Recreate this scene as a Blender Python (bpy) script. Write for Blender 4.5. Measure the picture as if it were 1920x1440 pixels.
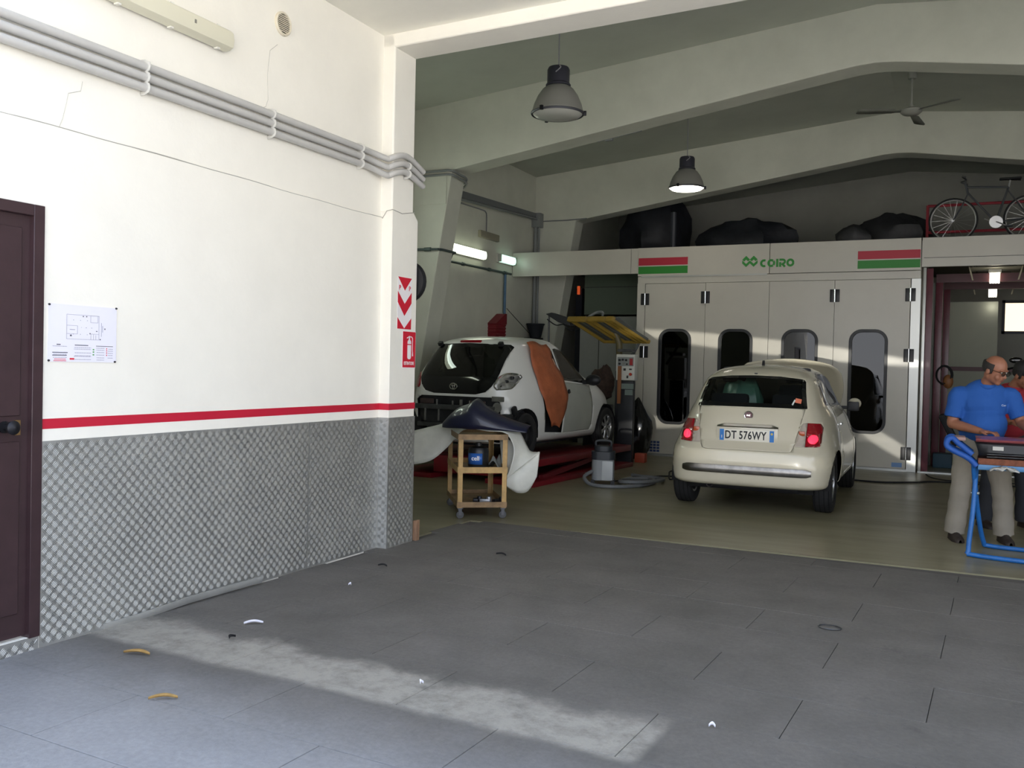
import bpy, bmesh, math, random
import numpy as np
from math import sin, cos, pi, radians, sqrt, atan2, hypot
from mathutils import Vector, Matrix, Euler
from mathutils.geometry import tessellate_polygon

random.seed(7)
for _o in list(bpy.data.objects):
    bpy.data.objects.remove(_o)
SC = bpy.context.scene
COL = SC.collection

# ------------------------------------------------------------------ camera
FPX, ROLL, PITCH, YAW = 1715.0, 0.0225, radians(-1.1), radians(25.7)
_f = Vector((-sin(YAW) * cos(PITCH), cos(YAW) * cos(PITCH), sin(PITCH)))
_r0 = Vector((cos(YAW), sin(YAW), 0))
_u0 = _r0.cross(_f)
_r = _r0 * cos(ROLL) + _u0 * sin(ROLL)
_u = _u0 * cos(ROLL) - _r0 * sin(ROLL)
cam_data = bpy.data.cameras.new('camera')
cam = bpy.data.objects.new('camera', cam_data)
COL.objects.link(cam)
cam.matrix_world = Matrix(((_r.x, _u.x, -_f.x, 3.92), (_r.y, _u.y, -_f.y, 0.0), (_r.z, _u.z, -_f.z, 1.403), (0, 0, 0, 1)))
cam_data.sensor_width = 36.0
cam_data.lens = FPX / 1920 * 36.0
cam_data.clip_start = 0.05
SC.camera = cam

# ------------------------------------------------------------------ world, sun, exposure
SC.view_settings.view_transform = 'Standard'
SC.view_settings.look = 'None'
SC.view_settings.gamma = 1.0
SC.view_settings.use_curve_mapping = False
SC.view_settings.exposure = -0.07
world = bpy.data.worlds.new('sky')
SC.world = world
world.use_nodes = True
_nt = world.node_tree
_nt.nodes.clear()
_out = _nt.nodes.new('ShaderNodeOutputWorld')
_bg = _nt.nodes.new('ShaderNodeBackground')
_geo = _nt.nodes.new('ShaderNodeTexCoord')
_sep = _nt.nodes.new('ShaderNodeSeparateXYZ')
_rmp = _nt.nodes.new('ShaderNodeValToRGB')
_rmp.color_ramp.elements[0].position = 0.0
_rmp.color_ramp.elements[0].color = (0.93, 0.95, 1.0, 1)
_rmp.color_ramp.elements[1].position = 0.8
_rmp.color_ramp.elements[1].color = (0.52, 0.69, 1.0, 1)
_nt.links.new(_geo.outputs['Generated'], _sep.inputs[0])
_nt.links.new(_sep.outputs['Z'], _rmp.inputs[0])
_nt.links.new(_rmp.outputs[0], _bg.inputs[0])
_bg.inputs[1].default_value = 3.2
_nt.links.new(_bg.outputs[0], _out.inputs[0])

def lamp(kind, name, loc, energy, color=(1, 1, 1), rot=None, aim=None, **kw):
    d = bpy.data.lights.new(name, kind)
    d.energy = energy
    d.color = color
    for k, v in kw.items():
        setattr(d, k, v)
    o = bpy.data.objects.new(name, d)
    o.location = loc
    if aim is not None:
        o.rotation_euler = (Vector(aim) - Vector(loc)).to_track_quat('-Z', 'Y').to_euler()
    elif rot is not None:
        o.rotation_euler = rot
    COL.objects.link(o)
    return o

# the sun stands behind the workshop, so it lights the street but not the bay
lamp('SUN', 'sun', (0, 30, 40), 43.0, (1.0, 0.965, 0.90), aim=(-6.0, 0.0, 0.0), angle=0.01)

# fill lamp added out of view at the right-hand wall of the hall
lamp('AREA', 'added_fill_light', (9.05, 12.0, 3.3), 8, (0.96, 0.99, 1.0), rot=(0, radians(90), 0), shape='RECTANGLE', size=1.0, size_y=5.0)

# low sun glancing off cars parked in the street: thin streaks thrown deep into the hall
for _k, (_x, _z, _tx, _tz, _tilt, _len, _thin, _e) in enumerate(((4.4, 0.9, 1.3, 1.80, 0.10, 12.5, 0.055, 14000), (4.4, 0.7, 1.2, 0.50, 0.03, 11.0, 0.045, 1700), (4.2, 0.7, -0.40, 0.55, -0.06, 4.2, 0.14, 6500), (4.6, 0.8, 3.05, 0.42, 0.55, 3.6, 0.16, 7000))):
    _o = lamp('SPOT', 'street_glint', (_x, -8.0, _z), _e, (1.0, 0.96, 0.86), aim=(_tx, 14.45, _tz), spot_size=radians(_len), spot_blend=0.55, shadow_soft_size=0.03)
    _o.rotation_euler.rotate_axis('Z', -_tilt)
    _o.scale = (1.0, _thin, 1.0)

# ------------------------------------------------------------------ helpers
def lin(c):
    if isinstance(c, str):
        c = [int(c[i:i + 2], 16) for i in (0, 2, 4)]
    out = []
    for v in c[:3]:
        v = v / 255.0
        out.append(v / 12.92 if v <= 0.04045 else ((v + 0.055) / 1.055) ** 2.4)
    return (out[0], out[1], out[2], 1.0)

MATS = {}
def M(name, col='808080', rough=0.5, metal=0.0, var=0.0, scale=6.0, col2=None, bump=0.0, bscale=60.0, spec=0.5,
      coat=0.0, emit=0.0, ecol=None, stretch=(1, 1, 1), detail=5.0, rvar=0.0, contrast=(0.35, 0.65)):
    if name in MATS:
        return MATS[name]
    m = bpy.data.materials.new(name)
    m.use_nodes = True
    nt = m.node_tree
    b = nt.nodes['Principled BSDF']
    c = lin(col)
    b.inputs['Base Color'].default_value = c
    b.inputs['Roughness'].default_value = rough
    b.inputs['Metallic'].default_value = metal
    b.inputs['Specular IOR Level'].default_value = spec
    if coat:
        b.inputs['Coat Weight'].default_value = coat
        b.inputs['Coat Roughness'].default_value = 0.04
    if emit:
        b.inputs['Emission Color'].default_value = lin(ecol or col)
        b.inputs['Emission Strength'].default_value = emit
    m.diffuse_color = c
    if var or bump or col2:
        tc = nt.nodes.new('ShaderNodeTexCoord')
        mp = nt.nodes.new('ShaderNodeMapping')
        mp.inputs['Scale'].default_value = stretch
        nt.links.new(tc.outputs['Object'], mp.inputs[0])
    if var or col2:
        n = nt.nodes.new('ShaderNodeTexNoise')
        n.inputs['Scale'].default_value = scale
        n.inputs['Detail'].default_value = detail
        n.inputs['Roughness'].default_value = 0.62
        nt.links.new(mp.outputs[0], n.inputs['Vector'])
        r = nt.nodes.new('ShaderNodeValToRGB')
        r.color_ramp.elements[0].position = contrast[0]
        r.color_ramp.elements[1].position = contrast[1]
        if col2:
            r.color_ramp.elements[0].color = c
            r.color_ramp.elements[1].color = lin(col2)
        else:
            r.color_ramp.elements[0].color = tuple(max(0, v * (1 - var)) for v in c[:3]) + (1,)
            r.color_ramp.elements[1].color = tuple(min(1, v * (1 + var)) for v in c[:3]) + (1,)
        nt.links.new(n.outputs['Fac'], r.inputs[0])
        nt.links.new(r.outputs[0], b.inputs['Base Color'])
        if rvar:
            mr = nt.nodes.new('ShaderNodeMapRange')
            mr.inputs['To Min'].default_value = max(0.02, rough - rvar)
            mr.inputs['To Max'].default_value = min(1, rough + rvar)
            nt.links.new(n.outputs['Fac'], mr.inputs[0])
            nt.links.new(mr.outputs[0], b.inputs['Roughness'])
    if bump:
        n2 = nt.nodes.new('ShaderNodeTexNoise')
        n2.inputs['Scale'].default_value = bscale
        n2.inputs['Detail'].default_value = 4.0
        nt.links.new(mp.outputs[0], n2.inputs['Vector'])
        bp = nt.nodes.new('ShaderNodeBump')
        bp.inputs['Strength'].default_value = bump
        bp.inputs['Distance'].default_value = 0.01
        nt.links.new(n2.outputs['Fac'], bp.inputs['Height'])
        nt.links.new(bp.outputs[0], b.inputs['Normal'])
    MATS[name] = m
    return m

def glass_mat(name, tint='202826', clear=0.5, rough=0.02, ior=1.5):
    """thin pane: part clear, part tinted, with a fresnel reflection"""
    if name in MATS:
        return MATS[name]
    m = bpy.data.materials.new(name)
    m.use_nodes = True
    nt = m.node_tree
    nt.nodes.clear()
    out = nt.nodes.new('ShaderNodeOutputMaterial')
    tr = nt.nodes.new('ShaderNodeBsdfTransparent')
    t = lin(tint)
    tr.inputs[0].default_value = tuple(v + (1 - v) * clear for v in t[:3]) + (1,) if clear > 0.95 else tuple(min(1, v * 1.0 + clear * 0.5) for v in t[:3]) + (1,)
    gl = nt.nodes.new('ShaderNodeBsdfGlossy')
    gl.inputs['Roughness'].default_value = rough
    gl.inputs['Color'].default_value = (1, 1, 1, 1)
    fr = nt.nodes.new('ShaderNodeFresnel')
    fr.inputs['IOR'].default_value = ior
    mx = nt.nodes.new('ShaderNodeMixShader')
    nt.links.new(fr.outputs[0], mx.inputs[0])
    nt.links.new(tr.outputs[0], mx.inputs[1])
    nt.links.new(gl.outputs[0], mx.inputs[2])
    nt.links.new(mx.outputs[0], out.inputs[0])
    m.diffuse_color = t
    MATS[name] = m
    return m

def rot2(a):
    return Matrix.Rotation(a, 4, 'Z')

class MB:
    """collects simple solids and links them as ONE mesh object"""
    def __init__(self):
        self.bm = bmesh.new()

    def box(self, c, s, rot=None, bevel=0.0):
        vs = []
        for dx, dy, dz in ((-1, -1, -1), (1, -1, -1), (1, 1, -1), (-1, 1, -1), (-1, -1, 1), (1, -1, 1), (1, 1, 1), (-1, 1, 1)):
            v = Vector((dx * s[0] / 2, dy * s[1] / 2, dz * s[2] / 2))
            if rot is not None:
                v = (rot if isinstance(rot, Matrix) else Euler(rot).to_matrix()) @ v
            vs.append(self.bm.verts.new(v + Vector(c)))
        fs = []
        for q in ((0, 3, 2, 1), (4, 5, 6, 7), (0, 1, 5, 4), (1, 2, 6, 5), (2, 3, 7, 6), (3, 0, 4, 7)):
            fs.append(self.bm.faces.new([vs[i] for i in q]))
        if bevel:
            es = set(e for f in fs for e in f.edges)
            bmesh.ops.bevel(self.bm, geom=list(es), offset=bevel, segments=2, profile=0.6, affect='EDGES')
        return self

    def box2(self, a, b, bevel=0.0):
        return self.box([(a[i] + b[i]) / 2 for i in range(3)], [abs(b[i] - a[i]) for i in range(3)], None, bevel)

    def prism(self, pts, a, b, plane='XZ', bevel=0.0):
        """closed outline pts in `plane`, extruded along the third axis from a to b"""
        def P(u, v, w):
            return {'XZ': (u, w, v), 'YZ': (w, u, v), 'XY': (u, v, w)}[plane]
        lo = [self.bm.verts.new(P(u, v, a)) for u, v in pts]
        hi = [self.bm.verts.new(P(u, v, b)) for u, v in pts]
        n = len(pts)
        fs = []
        if n > 4:
            tris = tessellate_polygon([[Vector((u, v, 0)) for u, v in pts]])
            for t in tris:
                fs.append(self.bm.faces.new([lo[i] for i in t]))
                fs.append(self.bm.faces.new([hi[i] for i in reversed(t)]))
        else:
            fs.append(self.bm.faces.new(lo))
            fs.append(self.bm.faces.new(list(reversed(hi))))
        for i in range(n):
            j = (i + 1) % n
            fs.append(self.bm.faces.new([lo[j], lo[i], hi[i], hi[j]]))
        bmesh.ops.recalc_face_normals(self.bm, faces=fs)
        return self

    def tube(self, path, r, seg=8, caps=True, closed=False, flat=None):
        path = [Vector(p) for p in path]
        n = len(path)
        rad = r if hasattr(r, '__len__') else [r] * n
        rings = []
        prev = None
        for i, p in enumerate(path):
            if closed:
                t = (path[(i + 1) % n] - path[i - 1])
            else:
                t = (path[min(i + 1, n - 1)] - path[max(i - 1, 0)])
            t = t.normalized() if t.length > 1e-9 else Vector((0, 0, 1))
            if prev is None:
                ref = Vector((0, 0, 1)) if abs(t.z) < 0.9 else Vector((1, 0, 0))
                a = t.cross(ref).normalized()
            else:
                a = (prev - t * prev.dot(t))
                a = a.normalized() if a.length > 1e-6 else t.orthogonal().normalized()
            prev = a
            b = t.cross(a)
            f = flat or (1, 1)
            rings.append([self.bm.verts.new(p + (a * cos(2 * pi * k / seg) * f[0] + b * sin(2 * pi * k / seg) * f[1]) * rad[i]) for k in range(seg)])
        m = n if closed else n - 1
        for i in range(m):
            A, B = rings[i], rings[(i + 1) % n]
            for k in range(seg):
                l = (k + 1) % seg
                self.bm.faces.new([A[k], A[l], B[l], B[k]])
        if caps and not closed:
            self.bm.faces.new(list(reversed(rings[0])))
            self.bm.faces.new(rings[-1])
        return self

    def lathe(self, prof, seg=24, axis='Z', c=(0, 0, 0), caps=True):
        rings = []
        for r, h in prof:
            ring = []
            for k in range(seg):
                a = 2 * pi * k / seg
                u, v = r * cos(a), r * sin(a)
                p = {'Z': (u, v, h), 'Y': (u, h, v), 'X': (h, u, v)}[axis]
                ring.append(self.bm.verts.new(Vector(p) + Vector(c)))
            rings.append(ring)
        fs = []
        for A, B in zip(rings, rings[1:]):
            for k in range(seg):
                l = (k + 1) % seg
                fs.append(self.bm.faces.new([A[k], A[l], B[l], B[k]]))
        if caps:
            if prof[0][0] > 1e-4:
                fs.append(self.bm.faces.new(rings[0]))
            if prof[-1][0] > 1e-4:
                fs.append(self.bm.faces.new(rings[-1]))
        bmesh.ops.recalc_face_normals(self.bm, faces=fs)
        return self

    def grid(self, rows, closed_u=False):
        """rows: list of equal-length point lists -> quad sheet"""
        R = [[self.bm.verts.new(p) for p in row] for row in rows]
        for A, B in zip(R, R[1:]):
            n = len(A)
            for k in range(n if closed_u else n - 1):
                l = (k + 1) % n
                self.bm.faces.new([A[k], A[l], B[l], B[k]])
        return self

    def poly(self, pts):
        self.bm.faces.new([self.bm.verts.new(p) for p in pts])
        return self

    def ellipsoid(self, c, r, seg=12, rot=None):
        prof = []
        n = max(4, seg // 2)
        M4 = rot if rot is not None else Matrix.Identity(3)
        rings = []
        for i in range(1, n):
            a = pi * i / n
            rings.append([self.bm.verts.new(Vector(c) + M4 @ Vector((r[0] * sin(a) * cos(2 * pi * k / seg), r[1] * sin(a) * sin(2 * pi * k / seg), r[2] * cos(a)))) for k in range(seg)])
        top = self.bm.verts.new(Vector(c) + M4 @ Vector((0, 0, r[2])))
        bot = self.bm.verts.new(Vector(c) + M4 @ Vector((0, 0, -r[2])))
        for A, B in zip(rings, rings[1:]):
            for k in range(seg):
                l = (k + 1) % seg
                self.bm.faces.new([A[k], B[k], B[l], A[l]])
        for k in range(seg):
            l = (k + 1) % seg
            self.bm.faces.new([top, rings[0][k], rings[0][l]])
            self.bm.faces.new([bot, rings[-1][l], rings[-1][k]])
        return self

    def jitter(self, a):
        for v in self.bm.verts:
            v.co += Vector((random.uniform(-a, a), random.uniform(-a, a), random.uniform(-a, a)))
        return self

    def mesh(self, name, mat, smooth=True, angle=40):
        me = bpy.data.meshes.new(name)
        self.bm.to_mesh(me)
        self.bm.free()
        me.materials.append(mat)
        if smooth:
            me.polygons.foreach_set('use_smooth', [True] * len(me.polygons))
            me.set_sharp_from_angle(angle=radians(angle))
        me.update()
        return me

    def build(self, name, mat, parent=None, smooth=True, angle=40, loc=None, solid=0.0, soff=0.0, subsurf=0, bevel=0.0, label=None):
        me = self.mesh(name, mat, smooth, angle)
        o = bpy.data.objects.new(name, me)
        COL.objects.link(o)
        if parent is not None:
            o.parent = parent
        if loc is not None:
            o.location = loc
        if label:
            o['label'] = label
        if solid:
            md = o.modifiers.new('solid', 'SOLIDIFY')
            md.thickness = solid
            md.offset = soff
        if subsurf:
            md = o.modifiers.new('sub', 'SUBSURF')
            md.levels = md.render_levels = subsurf
        if bevel:
            md = o.modifiers.new('bev', 'BEVEL')
            md.width = bevel
            md.segments = 2
            md.limit_method = 'ANGLE'
        return o

def part(name, me, parent, loc=(0, 0, 0), rot=None, label=None):
    o = bpy.data.objects.new(name, me)
    COL.objects.link(o)
    o.parent = parent
    o.location = loc
    if rot is not None:
        o.rotation_euler = rot
    if label:
        o['label'] = label
    return o

def tag(o, label=None, cat=None, group=None, kind=None):
    if label: o['label'] = label
    if cat: o['category'] = cat
    if group: o['group'] = group
    if kind: o['kind'] = kind
    return o

def thing(name, label, cat, loc=(0, 0, 0), rz=0.0, group=None):
    o = bpy.data.objects.new(name, None)
    o.empty_display_size = 0.1
    COL.objects.link(o)
    o.location = loc
    o.rotation_euler = (0, 0, rz)
    return tag(o, label, cat, group)

def struct(o, label=None):
    o['kind'] = 'structure'
    if label:
        o['label'] = label
    return o

def kids(o):
    return [c for c in COL.objects if c.parent == o]

def copy_tree(o, parent=None):
    c = o.copy()
    COL.objects.link(c)
    if parent is not None:
        c.parent = parent
    for ch in kids(o):
        if ch is not c:
            copy_tree(ch, c)
    return c

def smooth_path(pts, n=8):
    """Catmull-Rom through pts"""
    P = [Vector(p) for p in pts]
    out = []
    for i in range(len(P) - 1):
        p0, p1, p2, p3 = P[max(i - 1, 0)], P[i], P[i + 1], P[min(i + 2, len(P) - 1)]
        for k in range(n):
            t = k / n
            out.append(0.5 * ((2 * p1) + (p2 - p0) * t + (2 * p0 - 5 * p1 + 4 * p2 - p3) * t * t + (3 * p1 - p0 - 3 * p2 + p3) * t ** 3))
    out.append(P[-1])
    return out

def rrect(cx, cy, w, h, r, n=5):
    pts = []
    for ox, oy, a0 in ((w / 2 - r, h / 2 - r, 0), (-w / 2 + r, h / 2 - r, pi / 2), (-w / 2 + r, -h / 2 + r, pi), (w / 2 - r, -h / 2 + r, 1.5 * pi)):
        for k in range(n + 1):
            a = a0 + pi / 2 * k / n
            pts.append((cx + ox + r * cos(a), cy + oy + r * sin(a)))
    return pts

def text_mesh(body, size, depth=0.001, font_bold=False, squeeze=1.0, track=1.0):
    cu = bpy.data.curves.new('lettering', 'FONT')
    cu.body = body
    cu.size = size
    cu.extrude = depth
    cu.align_x = 'CENTER'
    cu.align_y = 'CENTER'
    cu.resolution_u = 3
    cu.space_character = track
    if font_bold:
        cu.offset = size * 0.02
    ob = bpy.data.objects.new('lettering', cu)
    COL.objects.link(ob)
    dg = bpy.context.evaluated_depsgraph_get()
    dg.update()
    me = bpy.data.meshes.new_from_object(ob.evaluated_get(dg))
    bpy.data.objects.remove(ob)
    if squeeze != 1.0:
        for v in me.vertices:
            v.co.x *= squeeze
    return me

def put_text(body, size, mat, parent, loc, face, name='lettering', depth=0.001, bold=False, squeeze=1.0, rz=0.0, track=1.0):
    """face: '-Y' reads from -Y, '+X' reads from +X"""
    me = text_mesh(body, size, depth, bold, squeeze, track)
    me.name = name
    me.materials.clear()
    me.materials.append(mat)
    o = part(name, me, parent, loc)
    o.rotation_euler = {'-Y': (pi / 2, 0, rz), '+X': (pi / 2, 0, pi / 2 + rz)}[face]
    return o
# ------------------------------------------------------------------ materials of the building
PLASTER = M('white plaster', 'efebe0', 0.85, var=0.02, scale=2.5, bump=0.10, bscale=35)
PLASTER2 = M('hall plaster', 'c9cabd', 0.9, var=0.05, scale=1.8, bump=0.08, bscale=30)
ROOFM = M('roof underside', 'bbbeb2', 0.9, var=0.05, scale=1.2)
CEILM = M('ceiling plaster', 'f0ede2', 0.9, var=0.03, scale=1.5)
REDP = M('red wall paint', 'c01a35', 0.5)
DOORM = M('brown door paint', '39272a', 0.42, var=0.12, scale=9, bump=0.03)
STEEL = M('tread plate steel', 'bcbcb9', 0.62, 1.0, var=0.12, scale=3.0, rvar=0.08)
STEELB = M('tread bar steel', 'b4b4b1', 0.46, 1.0)
DARKMETAL = M('dark metal', '2a2a2e', 0.45, 0.7)
BLACKP = M('black plastic', '17181b', 0.5)
GREYPVC = M('grey conduit plastic', 'bcbab6', 0.5, var=0.04, scale=4)
GREYPVC2 = M('dim conduit plastic', '7d8080', 0.55)
WHITEPL = M('white plastic', 'e4e2d8', 0.5)
CREAM = M('yellowed lamp cover', 'dcd8c2', 0.35)
PAPER = M('paper', 'e8e6f0', 0.55)
INK = M('printing ink', '5a5a66', 0.7)
INKL = M('pale printing ink', '9a98a8', 0.7)
INKR = M('red ink', 'd23a48', 0.7)
INKG = M('green ink', '4f9a4a', 0.7)
SIGNR = M('red sign film', 'cf1f35', 0.45)
SIGNW = M('white sign film', 'f0ecec', 0.45)
CHROME = M('chrome', 'd8d8d8', 0.12, 1.0)
RUBBER = M('black rubber', '141416', 0.7, var=0.2, scale=20)

# ------------------------------------------------------------------ floor
FLOORB = M('floor base', '55524e', 0.9)
HALLF = M('hall floor', '88826a', 0.35, var=0.25, scale=1.1, col2='757158', rvar=0.1, stretch=(0.6, 2.6, 1), contrast=(0.3, 0.7), spec=0.4)
def slab_material():
    """one concrete for all slabs, patterned in world space so that it runs on over the joints"""
    m = bpy.data.materials.new('concrete slabs'); m.use_nodes = True
    nt = m.node_tree; b = nt.nodes['Principled BSDF']
    N = lambda t: nt.nodes.new(t); L = nt.links.new
    geo = N('ShaderNodeNewGeometry')
    def noise(scale, detail=5.0, rough=0.6, off=0.0):
        mp = N('ShaderNodeMapping'); mp.inputs['Location'].default_value = (off, off * 0.7, 0)
        L(geo.outputs['Position'], mp.inputs[0])
        n = N('ShaderNodeTexNoise'); n.inputs['Scale'].default_value = scale; n.inputs['Detail'].default_value = detail; n.inputs['Roughness'].default_value = rough
        L(mp.outputs[0], n.inputs['Vector']); return n.outputs['Fac']
    def ramp(src, p0, p1, c0, c1):
        r = N('ShaderNodeValToRGB'); r.color_ramp.elements[0].position = p0; r.color_ramp.elements[1].position = p1
        r.color_ramp.elements[0].color = c0; r.color_ramp.elements[1].color = c1
        L(src, r.inputs[0]); return r.outputs[0]
    def math_(op, a, c):
        n = N('ShaderNodeMath'); n.operation = op
        for k, v in enumerate((a, c)):
            if isinstance(v, (int, float)): n.inputs[k].default_value = v
            else: L(v, n.inputs[k])
        return n.outputs[0]
    def mix(f, a, c, mode='MIX'):
        n = N('ShaderNodeMix'); n.data_type = 'RGBA'; n.blend_type = mode
        if isinstance(f, (int, float)): n.inputs[0].default_value = f
        else: L(f, n.inputs[0])
        for k, v in ((6, a), (7, c)):
            if isinstance(v, tuple): n.inputs[k].default_value = v
            else: L(v, n.inputs[k])
        return n.outputs[2]
    base = ramp(noise(1.6, 6, 0.65), 0.32, 0.70, lin('57544f'), lin('6b6762'))
    fine = ramp(noise(38.0, 3, 0.6, 3), 0.35, 0.68, (0.90, 0.90, 0.90, 1), (1.06, 1.06, 1.06, 1))
    col = mix(1.0, base, fine, 'MULTIPLY')
    stain = ramp(noise(2.7, 5, 0.7, 9), 0.63, 0.74, (0, 0, 0, 1), (1, 1, 1, 1))
    col = mix(math_('MULTIPLY', stain, 0.45), col, lin('3f3d3b'))
    # skylight painted in as paler concrete towards the street, and the dusty row of slabs at the threshold
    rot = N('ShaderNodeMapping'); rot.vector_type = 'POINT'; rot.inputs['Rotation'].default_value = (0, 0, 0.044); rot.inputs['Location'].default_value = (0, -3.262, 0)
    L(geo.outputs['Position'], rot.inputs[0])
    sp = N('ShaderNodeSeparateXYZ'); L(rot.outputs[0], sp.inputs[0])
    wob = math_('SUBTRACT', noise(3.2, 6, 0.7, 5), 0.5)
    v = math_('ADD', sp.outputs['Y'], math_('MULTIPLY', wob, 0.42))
    def step(src, a, c):
        n = N('ShaderNodeMapRange'); n.interpolation_type = 'SMOOTHSTEP'
        n.inputs['From Min'].default_value = a; n.inputs['From Max'].default_value = c
        L(src, n.inputs[0]); return n.outputs[0]
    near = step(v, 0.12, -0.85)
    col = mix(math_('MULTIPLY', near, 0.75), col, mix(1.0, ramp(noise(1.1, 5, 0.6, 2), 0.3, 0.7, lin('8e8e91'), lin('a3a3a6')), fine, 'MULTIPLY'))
    vs = math_('ADD', sp.outputs['Y'], math_('MULTIPLY', wob, 0.10))
    band = math_('MULTIPLY', step(vs, -0.06, 0.02), step(v, 0.42, 0.24))
    band = math_('MULTIPLY', band, step(sp.outputs['X'], 2.82, 2.77))
    band = math_('MULTIPLY', band, ramp(noise(7.0, 6, 0.75, 7), 0.30, 0.56, (0.25, 0.25, 0.25, 1), (1, 1, 1, 1)))
    col = mix(math_('MULTIPLY', band, 0.85), col, lin('a09b91'))
    L(col, b.inputs['Base Color'])
    b.inputs['Roughness'].default_value = 0.8
    bp = N('ShaderNodeBump'); bp.inputs['Strength'].default_value = 0.25; bp.inputs['Distance'].default_value = 0.01
    L(noise(55.0, 4, 0.6), bp.inputs['Height']); L(bp.outputs[0], b.inputs['Normal'])
    return m
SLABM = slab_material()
ANG = -0.044
fl = MB()
fl.box2((-4.0, 7.30, -0.3), (9.4, 20.4, 0.0)); fl.box2((-4.0, 6.0, -0.3), (0.02, 7.30, 0.0))
floor = struct(fl.build('floor', HALLF, smooth=False))
fb = MB()
fb.box2((-0.3, 0.6, -0.3), (9.4, 7.31, -0.012))
base = struct(fb.build('floor_base', FLOORB, floor, smooth=False))
del base['kind']
CA, SA = cos(ANG), sin(ANG)
def slab_pt(u, v):                       # slab grid, rotated a little against the walls
    return (u * CA - v * SA, 3.262 + u * SA + v * CA)
slab_meshes = {}
def slab_mesh(key, w, d, m):
    k = (key, round(w, 3), round(d, 3), m.name)
    if k not in slab_meshes:
        b = MB()
        b.box((0, 0, -0.02), (w, d, 0.04), bevel=0.0025)
        slab_meshes[k] = b.mesh('slab', m, smooth=False)
    return slab_meshes[k]
PIT = 0.4785
LEN = 0.965
rs = random.Random(4)
for row in range(-4, 9):
    v0 = row * PIT
    off = 0.93 if row % 2 == 0 else 0.447
    for k in range(-2, 8):
        u0 = off + k * LEN
        u1 = u0 + LEN
        x0, y0 = slab_pt((u0 + u1) / 2, v0 + PIT / 2)
        lim0, lim1 = 0.02, 7.6
        if u1 < lim0 or u0 > lim1:
            continue
        ua, ub = max(u0, lim0 - 0.02 + (3.2 - y0) * 0.044), u1
        if ub - ua < 0.08:
            continue
        va, vb = v0, v0 + PIT
        if row == 8:
            vb = va + 0.235
        x0, y0 = slab_pt((ua + ub) / 2, (va + vb) / 2)
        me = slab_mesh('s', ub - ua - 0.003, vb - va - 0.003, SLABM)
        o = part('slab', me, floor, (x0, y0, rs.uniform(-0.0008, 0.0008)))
        o.rotation_euler = (0, 0, ANG)
st = MB()
st.box2((-40, -60, -0.32), (50, 0.6, -0.02))
struct(st.build('street', M('street asphalt', 'a29e99', 0.9, var=0.1, scale=0.5), smooth=False))

# ------------------------------------------------------------------ front bay
w = MB()
w.box2((-0.3, 2.96, -0.02), (0.0, 5.82, 2.508))
w.box2((-0.3, 0.6, -0.02), (0.0, 1.98, 2.508))
w.box2((-0.3, 1.98, 2.114), (0.0, 2.96, 2.508))
w.box2((-0.3, 1.98, -0.02), (0.0, 2.96, 0.064))
w.box2((-0.3, 0.6, 2.508), (-0.016, 5.82, 4.1))
wall_left = struct(w.build('wall_left', PLASTER, smooth=False))
b = MB(); b.box2((-0.001, 2.962, 1.052), (0.0012, 5.82, 1.101)); b.build('painted_stripe', REDP, wall_left, smooth=False, label='red painted line on the white wall')
# hairline cracks in the plaster
ck = M('crack shadow', 'b5b2a8', 0.9)
for pts in ([(3.18, 2.77), (3.17, 2.72), (3.10, 2.69), (3.09, 2.64), (3.07, 2.56), (3.05, 2.51)], [(4.62, 3.42), (4.55, 3.36), (4.53, 3.2), (4.54, 3.05), (4.52, 3.0), (4.48, 2.98)]):
    b = MB(); b.tube([(-0.0155, y, z) for y, z in smooth_path([(p[0], p[1], 0) for p in pts], 3) for y, z in [(y, z)]] if False else [(-0.0155, p[0], p[1]) for p in pts], 0.0016, 4)
    b.build('crack', ck, wall_left)

PX = 0.09
b = MB(); b.tube([(-0.0022, y, 2.507 + 0.004 * sin(2.1 * y) + 0.002 * sin(9 * y)) for y in [0.7 + 0.128 * k for k in range(41)]], 0.0035, 5); b.build('plaster_joint', M('joint shadow line', 'a5a298', 0.9), wall_left)
pl = MB()
pl.box2((-0.2, 5.82, 2.55), (PX - 0.004, 6.12, 4.2))
pl.prism([(5.82, -0.02), (6.19, -0.02), (6.19, 2.53), (6.13, 2.585), (5.82, 2.56)], -0.2, PX, 'YZ')
pillar = struct(pl.build('pillar', PLASTER, bevel=0.012))
pillar['label'] = 'white plastered pillar at the end of the left wall'
b = MB()
b.box2((0, 5.8184, 1.052), (PX + 0.0016, 5.82, 1.101)); b.box2((PX, 5.82, 1.052), (PX + 0.0016, 6.188, 1.101))
b.build('painted_stripe', REDP, pillar, smooth=False)

b = MB(); b.tube([(0.0, 5.818, 2.50), (0.04, 5.817, 2.555), (PX + 0.002, 5.817, 2.563), (PX + 0.002, 5.95, 2.552), (PX + 0.002, 6.06, 2.575), (PX + 0.002, 6.13, 2.588)], 0.003, 5); b.build('plaster_joint', M('joint shadow line'), pillar)
def zc(x): return 3.875 + 0.027 * x
b = MB()
b.prism([(-0.3, zc(-0.3)), (9.4, zc(9.4)), (9.4, zc(9.4) + 0.25), (-0.3, zc(-0.3) + 0.25)], 2.5, 5.9, 'XZ')
struct(b.build('ceiling', CEILM, smooth=False))
b = MB()
b.prism([(-0.1, 3.773), (9.3, 3.773 + 0.25), (9.3, 4.3), (-0.1, 4.3)], 5.82, 6.12, 'XZ')
struct(b.build('beam', PLASTER, bevel=0.01), 'white lintel beam over the opening to the hall')

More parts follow.
